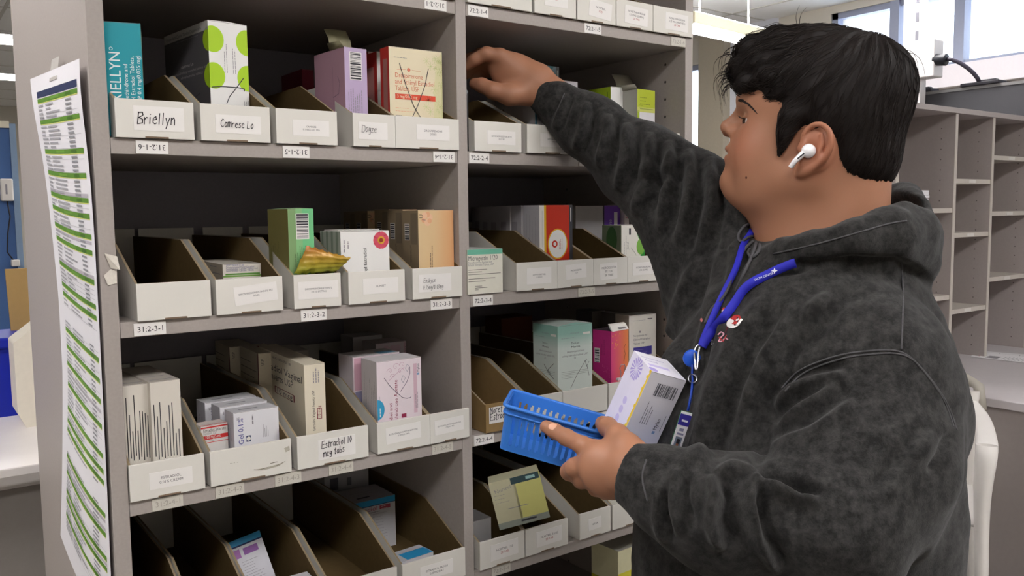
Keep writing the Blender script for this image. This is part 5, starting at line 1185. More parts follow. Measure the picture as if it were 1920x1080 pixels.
# neck, shoulders and trunk (under the clothes)
S.cap(H(-.030, 0, -.04), H(-.040, 0, -.17), .064, .072, .035); S.cap(H(.030, 0, -.105), H(-.005, 0, -.175), .042, .056, .03)
SHN, SHF = P(1620, 700, .98), P(1365, 450, 1.27)
S.cap(P(1555, 585, 1.12), SHN, .06, .07, .04); S.cap(P(1530, 570, 1.15), SHF, .055, .06, .04)
def torso(S, px, py, D, r, k):
    tf = np.array([math.sin(math.radians(-38)), math.cos(math.radians(-38)), 0]); M = np.stack([tf, np.array([-tf[1], tf[0], 0]), zz], 1)
    S.ell(P(px, py, D), r, k, M)
torso(S, 1515, 730, 1.12, (.13, .16, .14), .05); torso(S, 1500, 850, 1.11, (.15, .165, .18), .06); torso(S, 1480, 1060, 1.11, (.14, .165, .16), .06)
# near arm and hand (holds the basket)
ELN, WRN = P(1555, 985, .87), P(1200, 893, .905)
S.cap(SHN, ELN, .062, .046, .03); S.cap(ELN, P(1240, 905, .905), .045, .030, .02); S.cap(P(1240, 905, .905), P(1190, 888, .915), .030, .028, .02)
wr = P(1192, 884, .918)
mcps = [P(1117, 846, .950), P(1108, 870, .945), P(1117, 894, .945), P(1136, 917, .950)]
for m_, r_ in zip(mcps, (.0125, .0128, .0122, .0112)): S.cap(wr, m_, .021, r_, .014)
S.ell(P(1150, 880, .938), (.034, .030, .0150), .012, np.stack([-RT, UP, FW], 1))
def finger(pts, rs, k=.0045): S.poly([P(*p) if len(p) == 3 else p for p in pts], rs, k)
finger([(1117, 846, .950), (1092, 835, .962), (1062, 820, .988), (1040, 808, 1.006), (1024, 800, 1.014)], [.0114, .0100, .0095, .0087, .0078])
finger([(1108, 870, .945), (1078, 877, .962), (1068, 884, .985), (1078, 888, 1.012), (1090, 886, 1.026)], [.0120, .0108, .0102, .0092, .0082])
finger([(1117, 894, .945), (1092, 897, .965), (1090, 900, .990), (1104, 902, 1.018)], [.0116, .0102, .0096, .0084])
finger([(1136, 917, .950), (1118, 915, .970), (1118, 913, .992), (1130, 911, 1.012)], [.0104, .0092, .0086, .0076])
finger([(1192, 866, .922), (1176, 838, .930), (1158, 816, .952), (1140, 801, .984), (1130, 794, 1.006)], [.0175, .0150, .0122, .0108, .0092], .010)
# far arm and hand (reaches into the shelf)
ELF = P(1190, 300, 1.345)
S.cap(SHF, ELF, .058, .045, .03); S.cap(ELF, P(1012, 163, 1.388), .043, .029, .02)
wf_ = P(1000, 156, 1.392)
mf = [P(938, 106, 1.372), P(928, 112, 1.388), P(924, 122, 1.402), P(926, 134, 1.414)]
for m_, r_ in zip(mf, (.0128, .0132, .0126, .0116)): S.cap(wf_, m_, .026, r_, .016)
S.ell(P(962, 138, 1.386), (.036, .031, .020), .014, np.stack([-RT, UP, FW], 1))
finger([(938, 106, 1.372), (912, 101, 1.370), (890, 112, 1.372), (876, 124, 1.378)], [.0122, .0110, .0098, .0084])
finger([(928, 112, 1.388), (902, 103, 1.390), (880, 112, 1.394), (868, 126, 1.396)], [.0124, .0110, .0098, .0084])
finger([(924, 122, 1.402), (900, 116, 1.408), (882, 128, 1.412), (874, 140, 1.412)], [.0118, .0104, .0094, .0082])
finger([(926, 134, 1.414), (906, 134, 1.422), (894, 146, 1.424), (888, 156, 1.420)], [.0108, .0096, .0086, .0076])
finger([(985, 176, 1.376), (955, 178, 1.364), (925, 170, 1.362), (904, 160, 1.368), (890, 157, 1.374)], [.0190, .0165, .0132, .0112, .0092], .012)
allp = np.array([o_[2] for o_ in S.ops]); lo = allp.min(0)-.25; hi = allp.max(0)+.25
V, F = S.mesh(lo, hi, .0022 if HIRES else .003)
V = smooth(V, F, 2, .4); V, F = keep_large(V, F)
SKIN = mat('9d6e55', .50, .07, 18, .35, key='skin', sss=.10, det=6)
nt = SKIN.node_tree; b = nt.nodes['Principled BSDF']
src = b.inputs['Base Color'].links[0].from_socket
for pt_, r0, r1, colr, amt in ((H(.1165, 0, -.0575), .009, .017, '9c5850', .75), (H(.085, .045, -.045), .0, .045, 'b0644c', .40), (H(-.01, .09, -.04), .01, .05, 'b4644c', .35)):
    dn = nt.nodes.new('ShaderNodeVectorMath'); dn.operation = 'DISTANCE'; dn.inputs[1].default_value = tuple(pt_); nt.links.new(nt.nodes['Texture Coordinate'].outputs['Object'], dn.inputs[0])
    mr = nt.nodes.new('ShaderNodeMapRange'); mr.inputs[1].default_value = r0; mr.inputs[2].default_value = r1; mr.inputs[3].default_value = amt; mr.inputs[4].default_value = 0; nt.links.new(dn.outputs['Value'], mr.inputs[0])
    mm = nt.nodes.new('ShaderNodeMix'); mm.data_type = 'RGBA'; mm.inputs[7].default_value = lin(colr)+(1,); nt.links.new(mr.outputs[0], mm.inputs[0]); nt.links.new(src, mm.inputs[6]); src = mm.outputs[2]
nt.links.new(src, b.inputs['Base Color'])
n2 = nt.nodes.new('ShaderNodeTexNoise'); n2.inputs['Scale'].default_value = 420; n2.inputs['Detail'].default_value = 4; bp = nt.nodes.new('ShaderNodeBump'); bp.inputs['Strength'].default_value = .10; bp.inputs['Distance'].default_value = .0008
nt.links.new(nt.nodes['Texture Coordinate'].outputs['Object'], n2.inputs['Vector']); nt.links.new(n2.outputs['Fac'], bp.inputs['Height']); nt.links.new(bp.outputs[0], b.inputs['Normal'])
person = to_obj('person', V, F, SKIN, label='person in a washed black hoodie reaching into the shelf and holding a blue basket', cat='person')
print('body verts', len(V))
from mathutils.bvhtree import BVHTree
def bvh(V, F): return BVHTree.FromPolygons([tuple(v) for v in V], [tuple(int(i) for i in f) for f in F])
body_bvh = bvh(V, F)
def drop(tree, px, py, off=.0, dmin=0):
    R = Vector(ray(px, py)).normalized(); hit_ = tree.ray_cast(Vector(CAMP)+R*dmin, R)
    return None if hit_[0] is None else (hit_[0]-R*off, hit_[1])
# eyes
EW = mat('b9aca6', .2, .03, 40, .6); IRI = mat('3a241a', .2, .1, 200, .6)
for sg in (1, -1):
    c = H(EY[0], EY[1]*sg, EY[2]); mb = MB(); rows_ = []
    for i in range(13):
        th = math.pi*i/12; rows_.append([tuple(c+.0116*(HF*math.cos(th)+math.sin(th)*(HL*math.cos(p)+HU*math.sin(p)))) for p in [2*math.pi*k/20 for k in range(20)]])
    mb.grid(rows_[:5], IRI, True, True); mb.grid(rows_[4:], EW, True, True)
    mb.build('eye', person)
# eyebrows and lashes, the mole, finger nails
BRW = mat('2a201c', .6, .1)
brow = {1: MB(), -1: MB()}; R = random.Random(5)
bp_ = [(1384, 188), (1392, 189), (1401, 194), (1409, 201), (1416, 209)]
for i in range(260):
    t = R.random()*3.99; k = int(t); u = t-k; cx_, cy_ = bp_[k][0]*(1-u)+bp_[k+1][0]*u, bp_[k][1]*(1-u)+bp_[k+1][1]*u; dx_, dy_ = bp_[k+1][0]-bp_[k][0], bp_[k+1][1]-bp_[k][1]
    q0 = drop(body_bvh, cx_+R.uniform(-1, 1), cy_+R.uniform(-3.2, 3.2)*(1.1-t/5)); q1 = drop(body_bvh, cx_+dx_*.9, cy_+dy_*.9-1.5)
    if not q0 or not q1: continue
    for mir in (1, -1):
        p0, n0 = q0; p1 = q0[0]+(q1[0]-q0[0]).normalized()*R.uniform(.004, .007); p0 = p0-n0*.0004; p1 = p1+n0*.0004; pm = (p0+p1)/2+n0*.0009; pts = [p0, pm, p1]
        if mir < 0: pts = [Vector(p)-Vector(HL)*2*(Vector(p)-Vector(HO)).dot(Vector(HL)) for p in pts]
        brow[mir].tube(pts, .0003, BRW, 3, rr=[.00042, .00034, .0001], caps=False)
for k_ in brow: brow[k_].build('eyebrow', person)
mb = MB()
for sg in (1, -1):
    for i in range(26):
        t = i/25; a = (t-.5)*2; c = Vector(H(EY[0]+.0125*math.cos(a*.9), EY[1]*sg+.0122*math.sin(a*.9)*sg, EY[2]+.0026-.0015*a*a))
        o_ = Vector(HF*1.0+HL*sg*a*.6+HU*.15); mb.tube([c, c+o_*.0035, c+o_*.0060+Vector(HU)*.0018], .00025, BRW, 4, rr=[.00035, .00028, .0001])
mb.build('eyelashes', person)
q = drop(body_bvh, 1399, 333, .0); mb = MB()
if q: mb.v, mb.f = [], []
if q:
    n_ = q[1]; x_ = n_.orthogonal().normalized(); y_ = n_.cross(x_); mb.grid([[q[0]+n_*(.0007*math.cos(a)-.0001)+(x_*math.cos(p)+y_*math.sin(p))*.0018*math.sin(a) for p in [k*math.pi/5 for k in range(10)]] for a in (.02, .5, 1.0, 1.5)], mat('5a3426', .6), True, True); mb.build('mole', person)
NAIL = mat('cf9c82', .3, .03, 60, .5)
def nail(px, py, D, dx, dy, dd, wl, ww, up):
    """small curved plate on a finger tip: direction (dx,dy,dd) along the finger"""
    c = Vector(P(px, py, D)); t = (Vector(P(px+dx, py+dy, D+dd))-c).normalized(); hit_ = body_bvh.find_nearest(c+Vector(up)*.02)
    n_ = hit_[1]; s_ = t.cross(n_).normalized(); n_ = s_.cross(t).normalized(); c = hit_[0]; mb = MB(); g = []
    for i in range(7):
        u = (i/6-.5)*2; r_ = []
        for j in range(7):
            w_ = (j/6-.5)*2; ed = math.sqrt(max(0, 1-(max(0, abs(u)-.45)/.58)**2)); p = c+t*u*wl*.5+s_*w_*ww*.5*ed; nn = body_bvh.find_nearest(p); r_.append(nn[0]+nn[1]*.0005)
        g.append(r_)
    mb.grid(g, NAIL); mb.build('fingernail', person)
nail(1027, 801, 1.010, -20, -8, .01, .0105, .0095, UP*.6-FW*.9); nail(1134, 797, 1.003, -14, -8, .02, .0110, .0105, UP*.8-FW*.5)

# ---------------------------------------------------------------- hair
HS = Sculpt()
def hE(c, r, k=.02, M=None): HS.ell(H(*c), r, k, M if M is not None else HM)
hE((-.010, 0, .026), (.092, .084, .087)); hE((.016, 0, .044), (.084, .078, .068), .02); hE((-.036, 0, -.010), (.062, .077, .076), .025)
hE((.080, .0, .068), (.043, .056, .038), .02); hE((.093, .012, .054), (.032, .046, .024), .014); hE((.062, .035, .040), (.042, .040, .028), .02)
hE((-.048, 0, -.046), (.055, .068, .050), .02)
hE((.036, .0, .080), (.058, .054, .032), .02); hE((-.050, 0, .052), (.050, .064, .052), .025)
# sideburns
for sg in (1, -1): HS.poly([H(.028, .074*sg, -.004), H(.032, .0755*sg, -.026), H(.034, .0740*sg, -.052)], [.015, .0100, .004], .008)
face_poly = [hl(1340, 170, .0), hl(1384, 170, .02), hl(1402, 176, .04), hl(1424, 178, .05), hl(1440, 196, .06), hl(1454, 220, .07), hl(1460, 250, .072), hl(1457, 302, .072), hl(1466, 302, .072), hl(1482, 266, .074), hl(1496, 248, .077), hl(1512, 240, .08), hl(1534, 240, .084), hl(1556, 252, .084), hl(1562, 290, .08), hl(1566, 330, .075), hl(1585, 350, .07), hl(1625, 350, .03), hl(1660, 348, 0), hl(1700, 390, 0), hl(1400, 460, 0), hl(1300, 400, 0), hl(1300, 200, 0)]
fp = np.array([(a, c) for a, b_, c in face_poly])
def in_poly(X, Z):
    ins = np.zeros(len(X), bool); n = len(fp)
    for i in range(n):
        x1, z1 = fp[i-1]; x2, z2 = fp[i]; c = (z1 > Z) != (z2 > Z); ins ^= c & (X < (x2-x1)*(Z-z1)/np.where(abs(z2-z1) < 1e-9, 1e-9, z2-z1)+x1)
    return ins
def cut(Q):
    p = (Q-HO)@HM; X, Z = p[:, 0], p[:, 2]; d, _, _ = seg_dist(X, Z, [tuple(q) for q in fp]+[tuple(fp[0])])
    return np.where(in_poly(X, Z), -d, d)
HS.sub((cut, H(.03, 0, -.08), .25), .004)
def back_cut(Q):   # the scalp tapers close to the neck
    return -np.ones(len(Q))
V, F = HS.mesh(HO-.2, HO+.2, .0022 if HIRES else .003); V, F = keep_large(V, F, .05); V = smooth(V, F, 3, .5); N = normals(V, F)
L = (V-HO)@HM; cx = L[:, 0]+.045; cy = L[:, 1]-.0; ang = np.arctan2(cy, cx); el = L[:, 2]
fr = np.clip((L[:, 0]-.02)/.07, 0, 1)
wv = np.sin(ang*46+3*np.sin(el*60)+2*np.sin(L[:, 0]*70))*.0010+np.sin(ang*23+2*np.sin(el*38+1)+L[:, 0]*60)*.0016
wv += fr*(np.sin(L[:, 0]*150+L[:, 1]*60+2*np.sin(L[:, 2]*80))*.0028+np.sin(L[:, 2]*190+L[:, 0]*90)*.0018)
top = np.clip((L[:, 2]+.02)/.06, .25, 1)
V = V+N*(wv*top)[:, None]
HAIRM = mat('171211', .62, .25, 90, .16, key='hair', det=5)
HAIRS = mat('1f1815', .55, .3, 140, .22, key='hair_strand', det=5)
hair = to_obj('hair', V, F, HAIRM, person)
hb = bvh(V, F); R = random.Random(11); mb = MB(); crown = Vector(H(-.045, 0, .11))
nst = 3000 if HIRES else 2200; N2 = normals(V, F)
cand = np.where(((V-HO)@HM)[:, 2] > -.075)[0]
for i in range(nst):
    k = int(R.choice(cand)); p = Vector(V[k]); n_ = Vector(N2[k]); pts = []; l0 = (np.array(p)-HO)@HM
    front = max(0, min(1, (l0[0]-.0)/.07)); step = R.uniform(.0022, .0042); lift = R.uniform(.0001, .0007)+front*R.uniform(0, .0018); ph = R.uniform(0, 6.28)
    tw = R.uniform(-.45, .45)
    for j in range(13):
        d_ = (p-crown).normalized()+Vector(HF)*(.55*front+.15)-Vector(HU)*.25+Vector(HL)*(.25*math.sin(ph)+.0)*front
        side = n_.cross(d_); d_ = d_+side*(tw+.5*front*math.sin(ph+j*.7)); d_ = (d_-n_*d_.dot(n_)).normalized()
        q = p+d_*step; hit_ = hb.find_nearest(q)
        if hit_[0] is None: break
        lq = (np.array(hit_[0])-HO)@HM
        if (hit_[0]-q).length > .006: 
            pts.append(q); break
        p, n_ = hit_[0], hit_[1]; e_ = j/12; pts.append(p+n_*(lift*(1+math.sin(ph+j*.6)*.4)*(1+e_*front*1.5)))
    if len(pts) > 3:
        n = len(pts); mb.tube(pts, .0004, HAIRS, 3, rr=[.00042*(1-.75*abs(2*a/(n-1)-1)**2) for a in range(n)], caps=False)
# loose curls: bangs, crown hair, back
for i in range(46):
    t = R.random(); b0 = Vector(H(.118+R.uniform(-.012, .01), R.uniform(-.03, .045), .052+R.uniform(-.02, .03))); s0 = R.uniform(-1, 1); pts = []
    for j in range(9): u = j/8; pts.append(b0+Vector(HF)*(.016*math.sin(u*2.4)*(.6+.6*t))-Vector(HU)*(.034*u*u+.004*u)*(.6+.5*t)+Vector(HL)*.006*math.sin(u*3+s0*3))
    mb.tube(pts, .0004, HAIRM, 4, rr=[.0007*(1-u/9) for u in range(9)], caps=False)
for a_, (c0, c1, c2, c3) in enumerate([((1500, 55), (1497, 30), (1503, 22), (1513, 14)), ((1497, 52), (1490, 36), (1492, 24), (1499, 10)), ((1700, 100), (1722, 95), (1738, 120), (1735, 170)), ((1695, 95), (1715, 90), (1724, 110), (1722, 160)), ((1705, 120), (1716, 128), (1722, 140), (1718, 190)), ((1384, 120), (1372, 112), (1364, 104), (1362, 96)), ((1388, 110), (1378, 104), (1371, 100), (1364, 104)), ((1440, 70), (1430, 64), (1425, 60), (1416, 60)), ((1640, 60), (1655, 62), (1668, 68), (1684, 84))]):
    cs = [Vector(P(a, b, 1.10)) for a, b in (c0, c1, c2, c3)]; pts = [((1-u)**3)*cs[0]+3*u*(1-u)**2*cs[1]+3*u*u*(1-u)*cs[2]+u**3*cs[3] for u in [k/10 for k in range(11)]]
    mb.tube(pts, .0003, HAIRM, 4, rr=[.00045*(1-k/14) for k in range(11)], caps=False)
mb.build('hair_strands', hair, kind='stuff')

# ---------------------------------------------------------------- hoodie
W = Sculpt()
W.cap(P(1500, 590, 1.07), P(1630, 686, .985), .080, .080, .06); W.cap(P(1525, 590, 1.15), P(1375, 475, 1.275), .082, .082, .06)
torso(W, 1515, 705, 1.12, (.160, .185, .150), .07); torso(W, 1498, 870, 1.10, (.190, .195, .20), .07); torso(W, 1474, 1075, 1.10, (.196, .20, .20), .07)
W.cap(P(1645, 560, 1.09), P(1722, 765, 1.075), .056, .048, .05); W.cap(P(1732, 768, 1.07), P(1770, 800, 1.065), .036, .022, .03)
W.cap(P(1628, 738, .978), P(1620, 870, .93), .082, .084, .045); W.cap(P(1622, 870, .93), P(1560, 978, .885), .084, .076, .04)
W.cap(P(1555, 985, .88), P(1360, 968, .885), .072, .058, .03); W.cap(P(1360, 965, .885), P(1252, 920, .903), .058, .048, .03); W.cap(P(1262, 918, .901), P(1190, 892, .914), .041, .0345, .010)
W.cap(P(1372, 440, 1.262), P(1210, 318, 1.335), .090, .066, .05); W.cap(P(1300, 445, 1.285), P(1345, 560, 1.27), .050, .07, .08); W.cap(P(1210, 318, 1.335), P(1105, 240, 1.368), .062, .049, .03); W.cap(P(1105, 240, 1.368), P(1050, 200, 1.38), .048, .037, .03); W.cap(P(1050, 200, 1.38), P(1006, 162, 1.39), .0345, .031, .012)
# chest rising to the neckline
W.cap(P(1455, 530, 1.10), P(1400, 500, 1.20), .034, .045, .05)
# hood lying round the neck
W.poly([P(1436, 480, 1.10), P(1470, 472, 1.04), P(1530, 462, 1.000), P(1600, 450, .985), P(1665, 440, 1.00), P(1706, 440, 1.04), P(1716, 440, 1.09)], [.012, .016, .020, .025, .031, .034, .034], .007)
W.poly([P(1640, 420, 1.00), P(1690, 408, 1.03), P(1706, 395, 1.09), P(1692, 376, 1.16), P(1640, 378, 1.21), P(1560, 400, 1.24), P(1480, 440, 1.22), P(1440, 472, 1.16), P(1436, 480, 1.10)], [.014, .020, .023, .023, .022, .020, .018, .014, .012], .008)
W.cap(P(1660, 470, 1.01), P(1722, 492, 1.06), .026, .026, .018); W.cap(P(1545, 492, .995), P(1660, 470, 1.01), .014, .022, .014)
W.sub(sd_cap(H(-.028, 0, -.02), H(-.036, 0, -.165), .074, .070), .008); W.sub(sd_cap(H(.03, 0, -.10), H(.000, 0, -.165), .052, .056), .008)
W.sub(sd_ell(P(1610, 395, 1.10), (.068, .075, .040)), .010)
def cuff(c, toward, R_, rh):
    c, d_ = np.array(c), np.array(toward); d_ = d_/np.linalg.norm(d_)
    W.sub((lambda Q: np.maximum(-((Q-c)@d_), np.sqrt(((Q-c)**2).sum(1))-R_), c, R_), .0015)
    W.sub(sd_cap(c-d_*(-.012), c+d_*.05, rh), .0015)
cn = P(1176, 882, .917); cuff(cn, P(1150, 868, .93)-P(1225, 900, .905), .07, .0278)
cf = P(996, 155, 1.392); cuff(cf, P(960, 130, 1.395)-P(1040, 185, 1.385), .07, .0262)
W.sub((lambda Q: Q[:, 2]-.93, P(1480, 1080, 1.1)-np.array([0, 0, .3]), .6), .004)
allp = np.array([o_[2] for o_ in W.ops]); V, F = W.mesh(allp.min(0)-.26, allp.max(0)+.26, .0034 if HIRES else .005)
V, F = keep_large(V, F, .02); V = smooth(V, F, 4, .5); N = normals(V, F)
f = 'fold'; r = 'ridge'; g_ = 'seam'
ST = [([(1690, 485), (1686, 560), (1690, 656)], 5, .0022, g_), ([(1462, 735), (1500, 690), (1560, 668), (1620, 658), (1690, 660), (1735, 700), (1775, 755), (1795, 800)], 5, .0026, g_),
 ([(1425, 515), (1500, 500), (1600, 490), (1680, 492), (1730, 520), (1758, 552)], 7, -.006, r), ([(1432, 478), (1520, 455), (1600, 432), (1660, 420), (1722, 412)], 4, .0022, g_), ([(1440, 468), (1540, 438), (1640, 408), (1715, 398)], 5, .0015, r),
 # elbow and forearm folds
 ([(1418, 885), (1440, 905), (1480, 918), (1540, 935)], 10, .0085, f), ([(1430, 880), (1470, 905), (1500, 925), (1515, 960)], 8, -.006, r), ([(1345, 890), (1352, 930), (1345, 980), (1365, 1030)], 10, .0075, f), ([(1385, 880), (1372, 920), (1378, 990), (1400, 1050)], 9, -.0060, r),
 ([(1245, 905), (1240, 960), (1258, 1015)], 7, .0034, f), ([(1280, 880), (1275, 930), (1290, 1000)], 9, .0045, f), ([(1420, 890), (1415, 940), (1430, 1010), (1470, 1075)], 9, .006, f),
 ([(1340, 884), (1375, 876), (1420, 884)], 8, .005, r), ([(1210, 850), (1203, 895), (1212, 950)], 3.5, .0018, g_),
 # upper sleeve and chest
 ([(1440, 760), (1480, 720), (1540, 700), (1590, 690)], 12, .006, f), ([(1450, 800), (1500, 760), (1570, 715)], 12, .0055, f), ([(1445, 835), (1520, 800), (1600, 740)], 14, .004, f), ([(1445, 740), (1430, 800), (1420, 880)], 12, -.008, r),
 ([(1460, 560), (1400, 640), (1350, 760), (1320, 880)], 16, .006, f), ([(1500, 580), (1440, 680), (1400, 780)], 14, .005, f), ([(1560, 560), (1480, 650), (1450, 720)], 12, .0045, f), ([(1600, 520), (1540, 600), (1500, 660)], 12, .003, f),
 ([(1330, 480), (1300, 560), (1280, 650), (1260, 740)], 14, .0075, f), ([(1365, 470), (1335, 560), (1310, 640), (1295, 720)], 10, .006, f), ([(1395, 450), (1370, 520), (1345, 580)], 8, .005, f),
 ([(1790, 810), (1770, 850), (1745, 890)], 8, -.006, r), ([(1780, 740), (1800, 800)], 8, -.003, r), ([(1640, 930), (1700, 860), (1740, 800)], 14, .003, f),
 # far sleeve
 ([(1110, 195), (1100, 240), (1085, 285)], 7, .0055, f), ([(1150, 215), (1145, 260), (1135, 320)], 8, .006, f), ([(1185, 230), (1185, 290), (1170, 360)], 9, .0065, f), ([(1228, 250), (1225, 320), (1205, 410)], 9, .0065, f), ([(1262, 262), (1265, 330), (1250, 440)], 9, .006, f), ([(1300, 278), (1305, 360), (1285, 470)], 10, .006, f), ([(1340, 295), (1345, 380), (1320, 480)], 10, .005, f), ([(1070, 180), (1055, 215), (1045, 245)], 5, .003, f), ([(1060, 170), (1047, 205), (1035, 228)], 3.5, .0018, g_), ([(1290, 300), (1240, 330), (1190, 330)], 10, .004, f), ([(1360, 320), (1380, 380), (1410, 420)], 8, .004, f)]
V = carve(V, N, [(p_, w_, a_*(2.3 if k_ == 'fold' else 1.5), k_) for p_, w_, a_, k_ in ST if k_ != 'seam'], 1.35)
# soft all-over crumple
n1 = np.sin(V[:, 0]*31+2*np.sin(V[:, 2]*23))*np.sin(V[:, 1]*27+1.7*np.sin(V[:, 0]*19))*np.sin(V[:, 2]*17+2*np.sin(V[:, 1]*21+1))
n2_ = np.sin(V[:, 0]*73+3*np.sin(V[:, 2]*41))*np.sin(V[:, 2]*57+2*np.sin(V[:, 1]*47))
V = V+N*(n1*.0035+n2_*.0010)[:, None]; V = smooth(V, F, 1, .4)
HOOD = bpy.data.materials.new('paint_washed_black'); HOOD.use_nodes = True; nt = HOOD.node_tree; b = nt.nodes['Principled BSDF']
tc = nt.nodes.new('ShaderNodeTexCoord'); na = nt.nodes.new('ShaderNodeTexNoise'); na.inputs['Scale'].default_value = 70; na.inputs['Detail'].default_value = 10; na.inputs['Roughness'].default_value = .74
cr = nt.nodes.new('ShaderNodeValToRGB'); cr.color_ramp.elements[0].position = .40; cr.color_ramp.elements[1].position = .70
cr.color_ramp.elements[0].color = lin('1b1a1a')+(1,); cr.color_ramp.elements[1].color = lin('3c3b3a')+(1,)
nb_ = nt.nodes.new('ShaderNodeTexNoise'); nb_.inputs['Scale'].default_value = 700; nb_.inputs['Detail'].default_value = 3; bp = nt.nodes.new('ShaderNodeBump'); bp.inputs['Strength'].default_value = .35; bp.inputs['Distance'].default_value = .0012
nt.links.new(tc.outputs['Object'], na.inputs['Vector']); nt.links.new(tc.outputs['Object'], nb_.inputs['Vector']); nt.links.new(na.outputs['Fac'], cr.inputs[0]); nt.links.new(cr.outputs[0], b.inputs['Base Color']); nt.links.new(nb_.outputs['Fac'], bp.inputs['Height']); nt.links.new(bp.outputs[0], b.inputs['Normal'])
b.inputs['Roughness'].default_value = .95; b.inputs['Specular IOR Level'].default_value = .15; b.inputs['Sheen Weight'].default_value = .08; b.inputs['Sheen Roughness'].default_value = .5
hoodie = to_obj('hoodie', V, F, HOOD, person); ht = bvh(V, F)
print('hoodie verts', len(V))
# drawstring, chest print
CORD = mat('4e4d50', .9, .15, 500, .1)
def on_h(px, py, off=.004):
    q = drop(ht, px, py, off, .3); return q[0] if q else Vector(P(px, py, 1.12))
def spline(pts, n=6):
    out = []
    for i in range(len(pts)-1):
        p0, p1, p2, p3 = pts[max(i-1, 0)], pts[i], pts[i+1], pts[min(i+2, len(pts)-1)]
        for k in range(n):
            t = k/n; out.append(.5*((2*p1)+(p2-p0)*t+(2*p0-5*p1+4*p2-p3)*t*t+(3*p1-p0-3*p2+p3)*t**3))
    return out+[pts[-1]]
mb = MB()
for path in ([(1421, 444), (1414, 424), (1398, 423), (1385, 440), (1389, 453), (1406, 444), (1420, 446), (1424, 466), (1412, 482), (1403, 475), (1406, 466)], [(1412, 452), (1394, 470), (1380, 500), (1366, 540), (1352, 562), (1334, 580), (1322, 606)], [(1418, 455), (1410, 480), (1396, 510), (1380, 545)]):
    mb.tube(spline([on_h(a, b_, .005) for a, b_ in path]), .0020, CORD, 8)
mb.build('drawstring', hoodie)
SEAM = mat('4b4a4c', .9, .4, 220, .1)
def seam(path, rr=.0011, off=.0004, side=0):
    mb = MB(); pp = [(a, b_) for a, b_ in path]; q = []
    for i in range(len(pp)-1):
        n = max(2, int(math.hypot(pp[i+1][0]-pp[i][0], pp[i+1][1]-pp[i][1])/8))
        q += [(pp[i][0]+(pp[i+1][0]-pp[i][0])*k/n, pp[i][1]+(pp[i+1][1]-pp[i][1])*k/n) for k in range(n)]
    q.append(pp[-1]); q = [(a+side, b_+side) for a, b_ in q]; pts = [on_h(a, b_, off) for a, b_ in q]
    for _ in range(2): pts = [pts[0]]+[(pts[i-1]+pts[i]*2+pts[i+1])/4 for i in range(1, len(pts)-1)]+[pts[-1]]
    mb.tube(pts, rr, SEAM, 6); return mb.build('seam', hoodie)
def curve2(pts, n=5): return [(v.x, v.y) for v in spline([Vector((a, b_, 0)) for a, b_ in pts], n)]
seam([(1690, 492), (1694, 560), (1690, 656)])
for sd in (0, 6): seam(curve2([(1466, 728), (1500, 694), (1560, 670), (1620, 659), (1690, 660), (1735, 700), (1770, 752), (1788, 800)]), side=sd)
seam(curve2([(1450, 476), (1530, 458), (1610, 436), (1665, 420), (1700, 414)]))
seam(curve2([(1212, 862), (1204, 895), (1214, 940)])); seam(curve2([(1058, 176), (1046, 204), (1034, 226)]))
mb = MB()
def patch(poly, m, off=.0022):
    pts = [on_h(a, b_, off) for a, b_ in poly]; mb.face(pts, m)
def patch_disc(cx, cy, rx, ry, m, off, rot=0, n=20):
    c = on_h(cx, cy, off); ps = [on_h(cx+rx*math.cos(t)*math.cos(rot)-ry*math.sin(t)*math.sin(rot), cy+rx*math.cos(t)*math.sin(rot)+ry*math.sin(t)*math.cos(rot), off) for t in [2*math.pi*k/n for k in range(n)]]
    for i in range(n): mb.face([c, ps[i-1], ps[i]], m)
def patch_line(pts, wd, m, off=.003):
    for (ax_, ay), (bx, by) in zip(pts[:-1], pts[1:]):
        L_ = math.hypot(bx-ax_, by-ay); nx, ny = -(by-ay)/L_*wd/2, (bx-ax_)/L_*wd/2; patch([(ax_+nx, ay+ny), (bx+nx, by+ny), (bx-nx, by-ny), (ax_-nx, ay-ny)], m, off)
RD, WT_, DRD = mat('b4322e', .7, .15, 300), mat('e6e2e0', .7, .05), mat('4a2228', .8, .1)
patch_disc(1376, 604, 15, 10, WT_, .002, -.5); patch_disc(1379, 599, 11, 8, RD, .0028, -.5); 
for t in range(6): patch_disc(1372+3*(t % 3)*1.8, 596+5*(t//3)+(t % 2)*2, 1.6, 1.6, DRD, .0034, 0, 8)
patch([(1369, 610), (1383, 611), (1393, 599), (1389, 597), (1382, 606), (1370, 606)], WT_, .0032); mb.build('chest_emblem', hoodie); mb = MB(); patch_line([(1364, 612), (1360, 624)], 3, DRD)
patch_line([(1346, 628), (1352, 622), (1358, 626), (1351, 633), (1347, 640), (1353, 640), (1360, 633), (1365, 637)], 2.2, mat('d8a0b0', .7)); patch_line([(1348, 632), (1356, 640), (1362, 628)], 1.8, RD)
patch_line([(1331, 640), (1336, 637), (1334, 646), (1338, 644)], 1.6, mat('9a989c', .7)); mb.build('chest_lettering', hoodie); mb = MB(); patch_disc(1357, 583, 4, 6, WT_, .002, .3, 10); patch_disc(1357, 580, 3, 4, RD, .003, .3, 10); patch_disc(1315, 600, 2.5, 4, mat('c87878', .7), .002, 0, 8)
mb.build('chest_dots', hoodie)
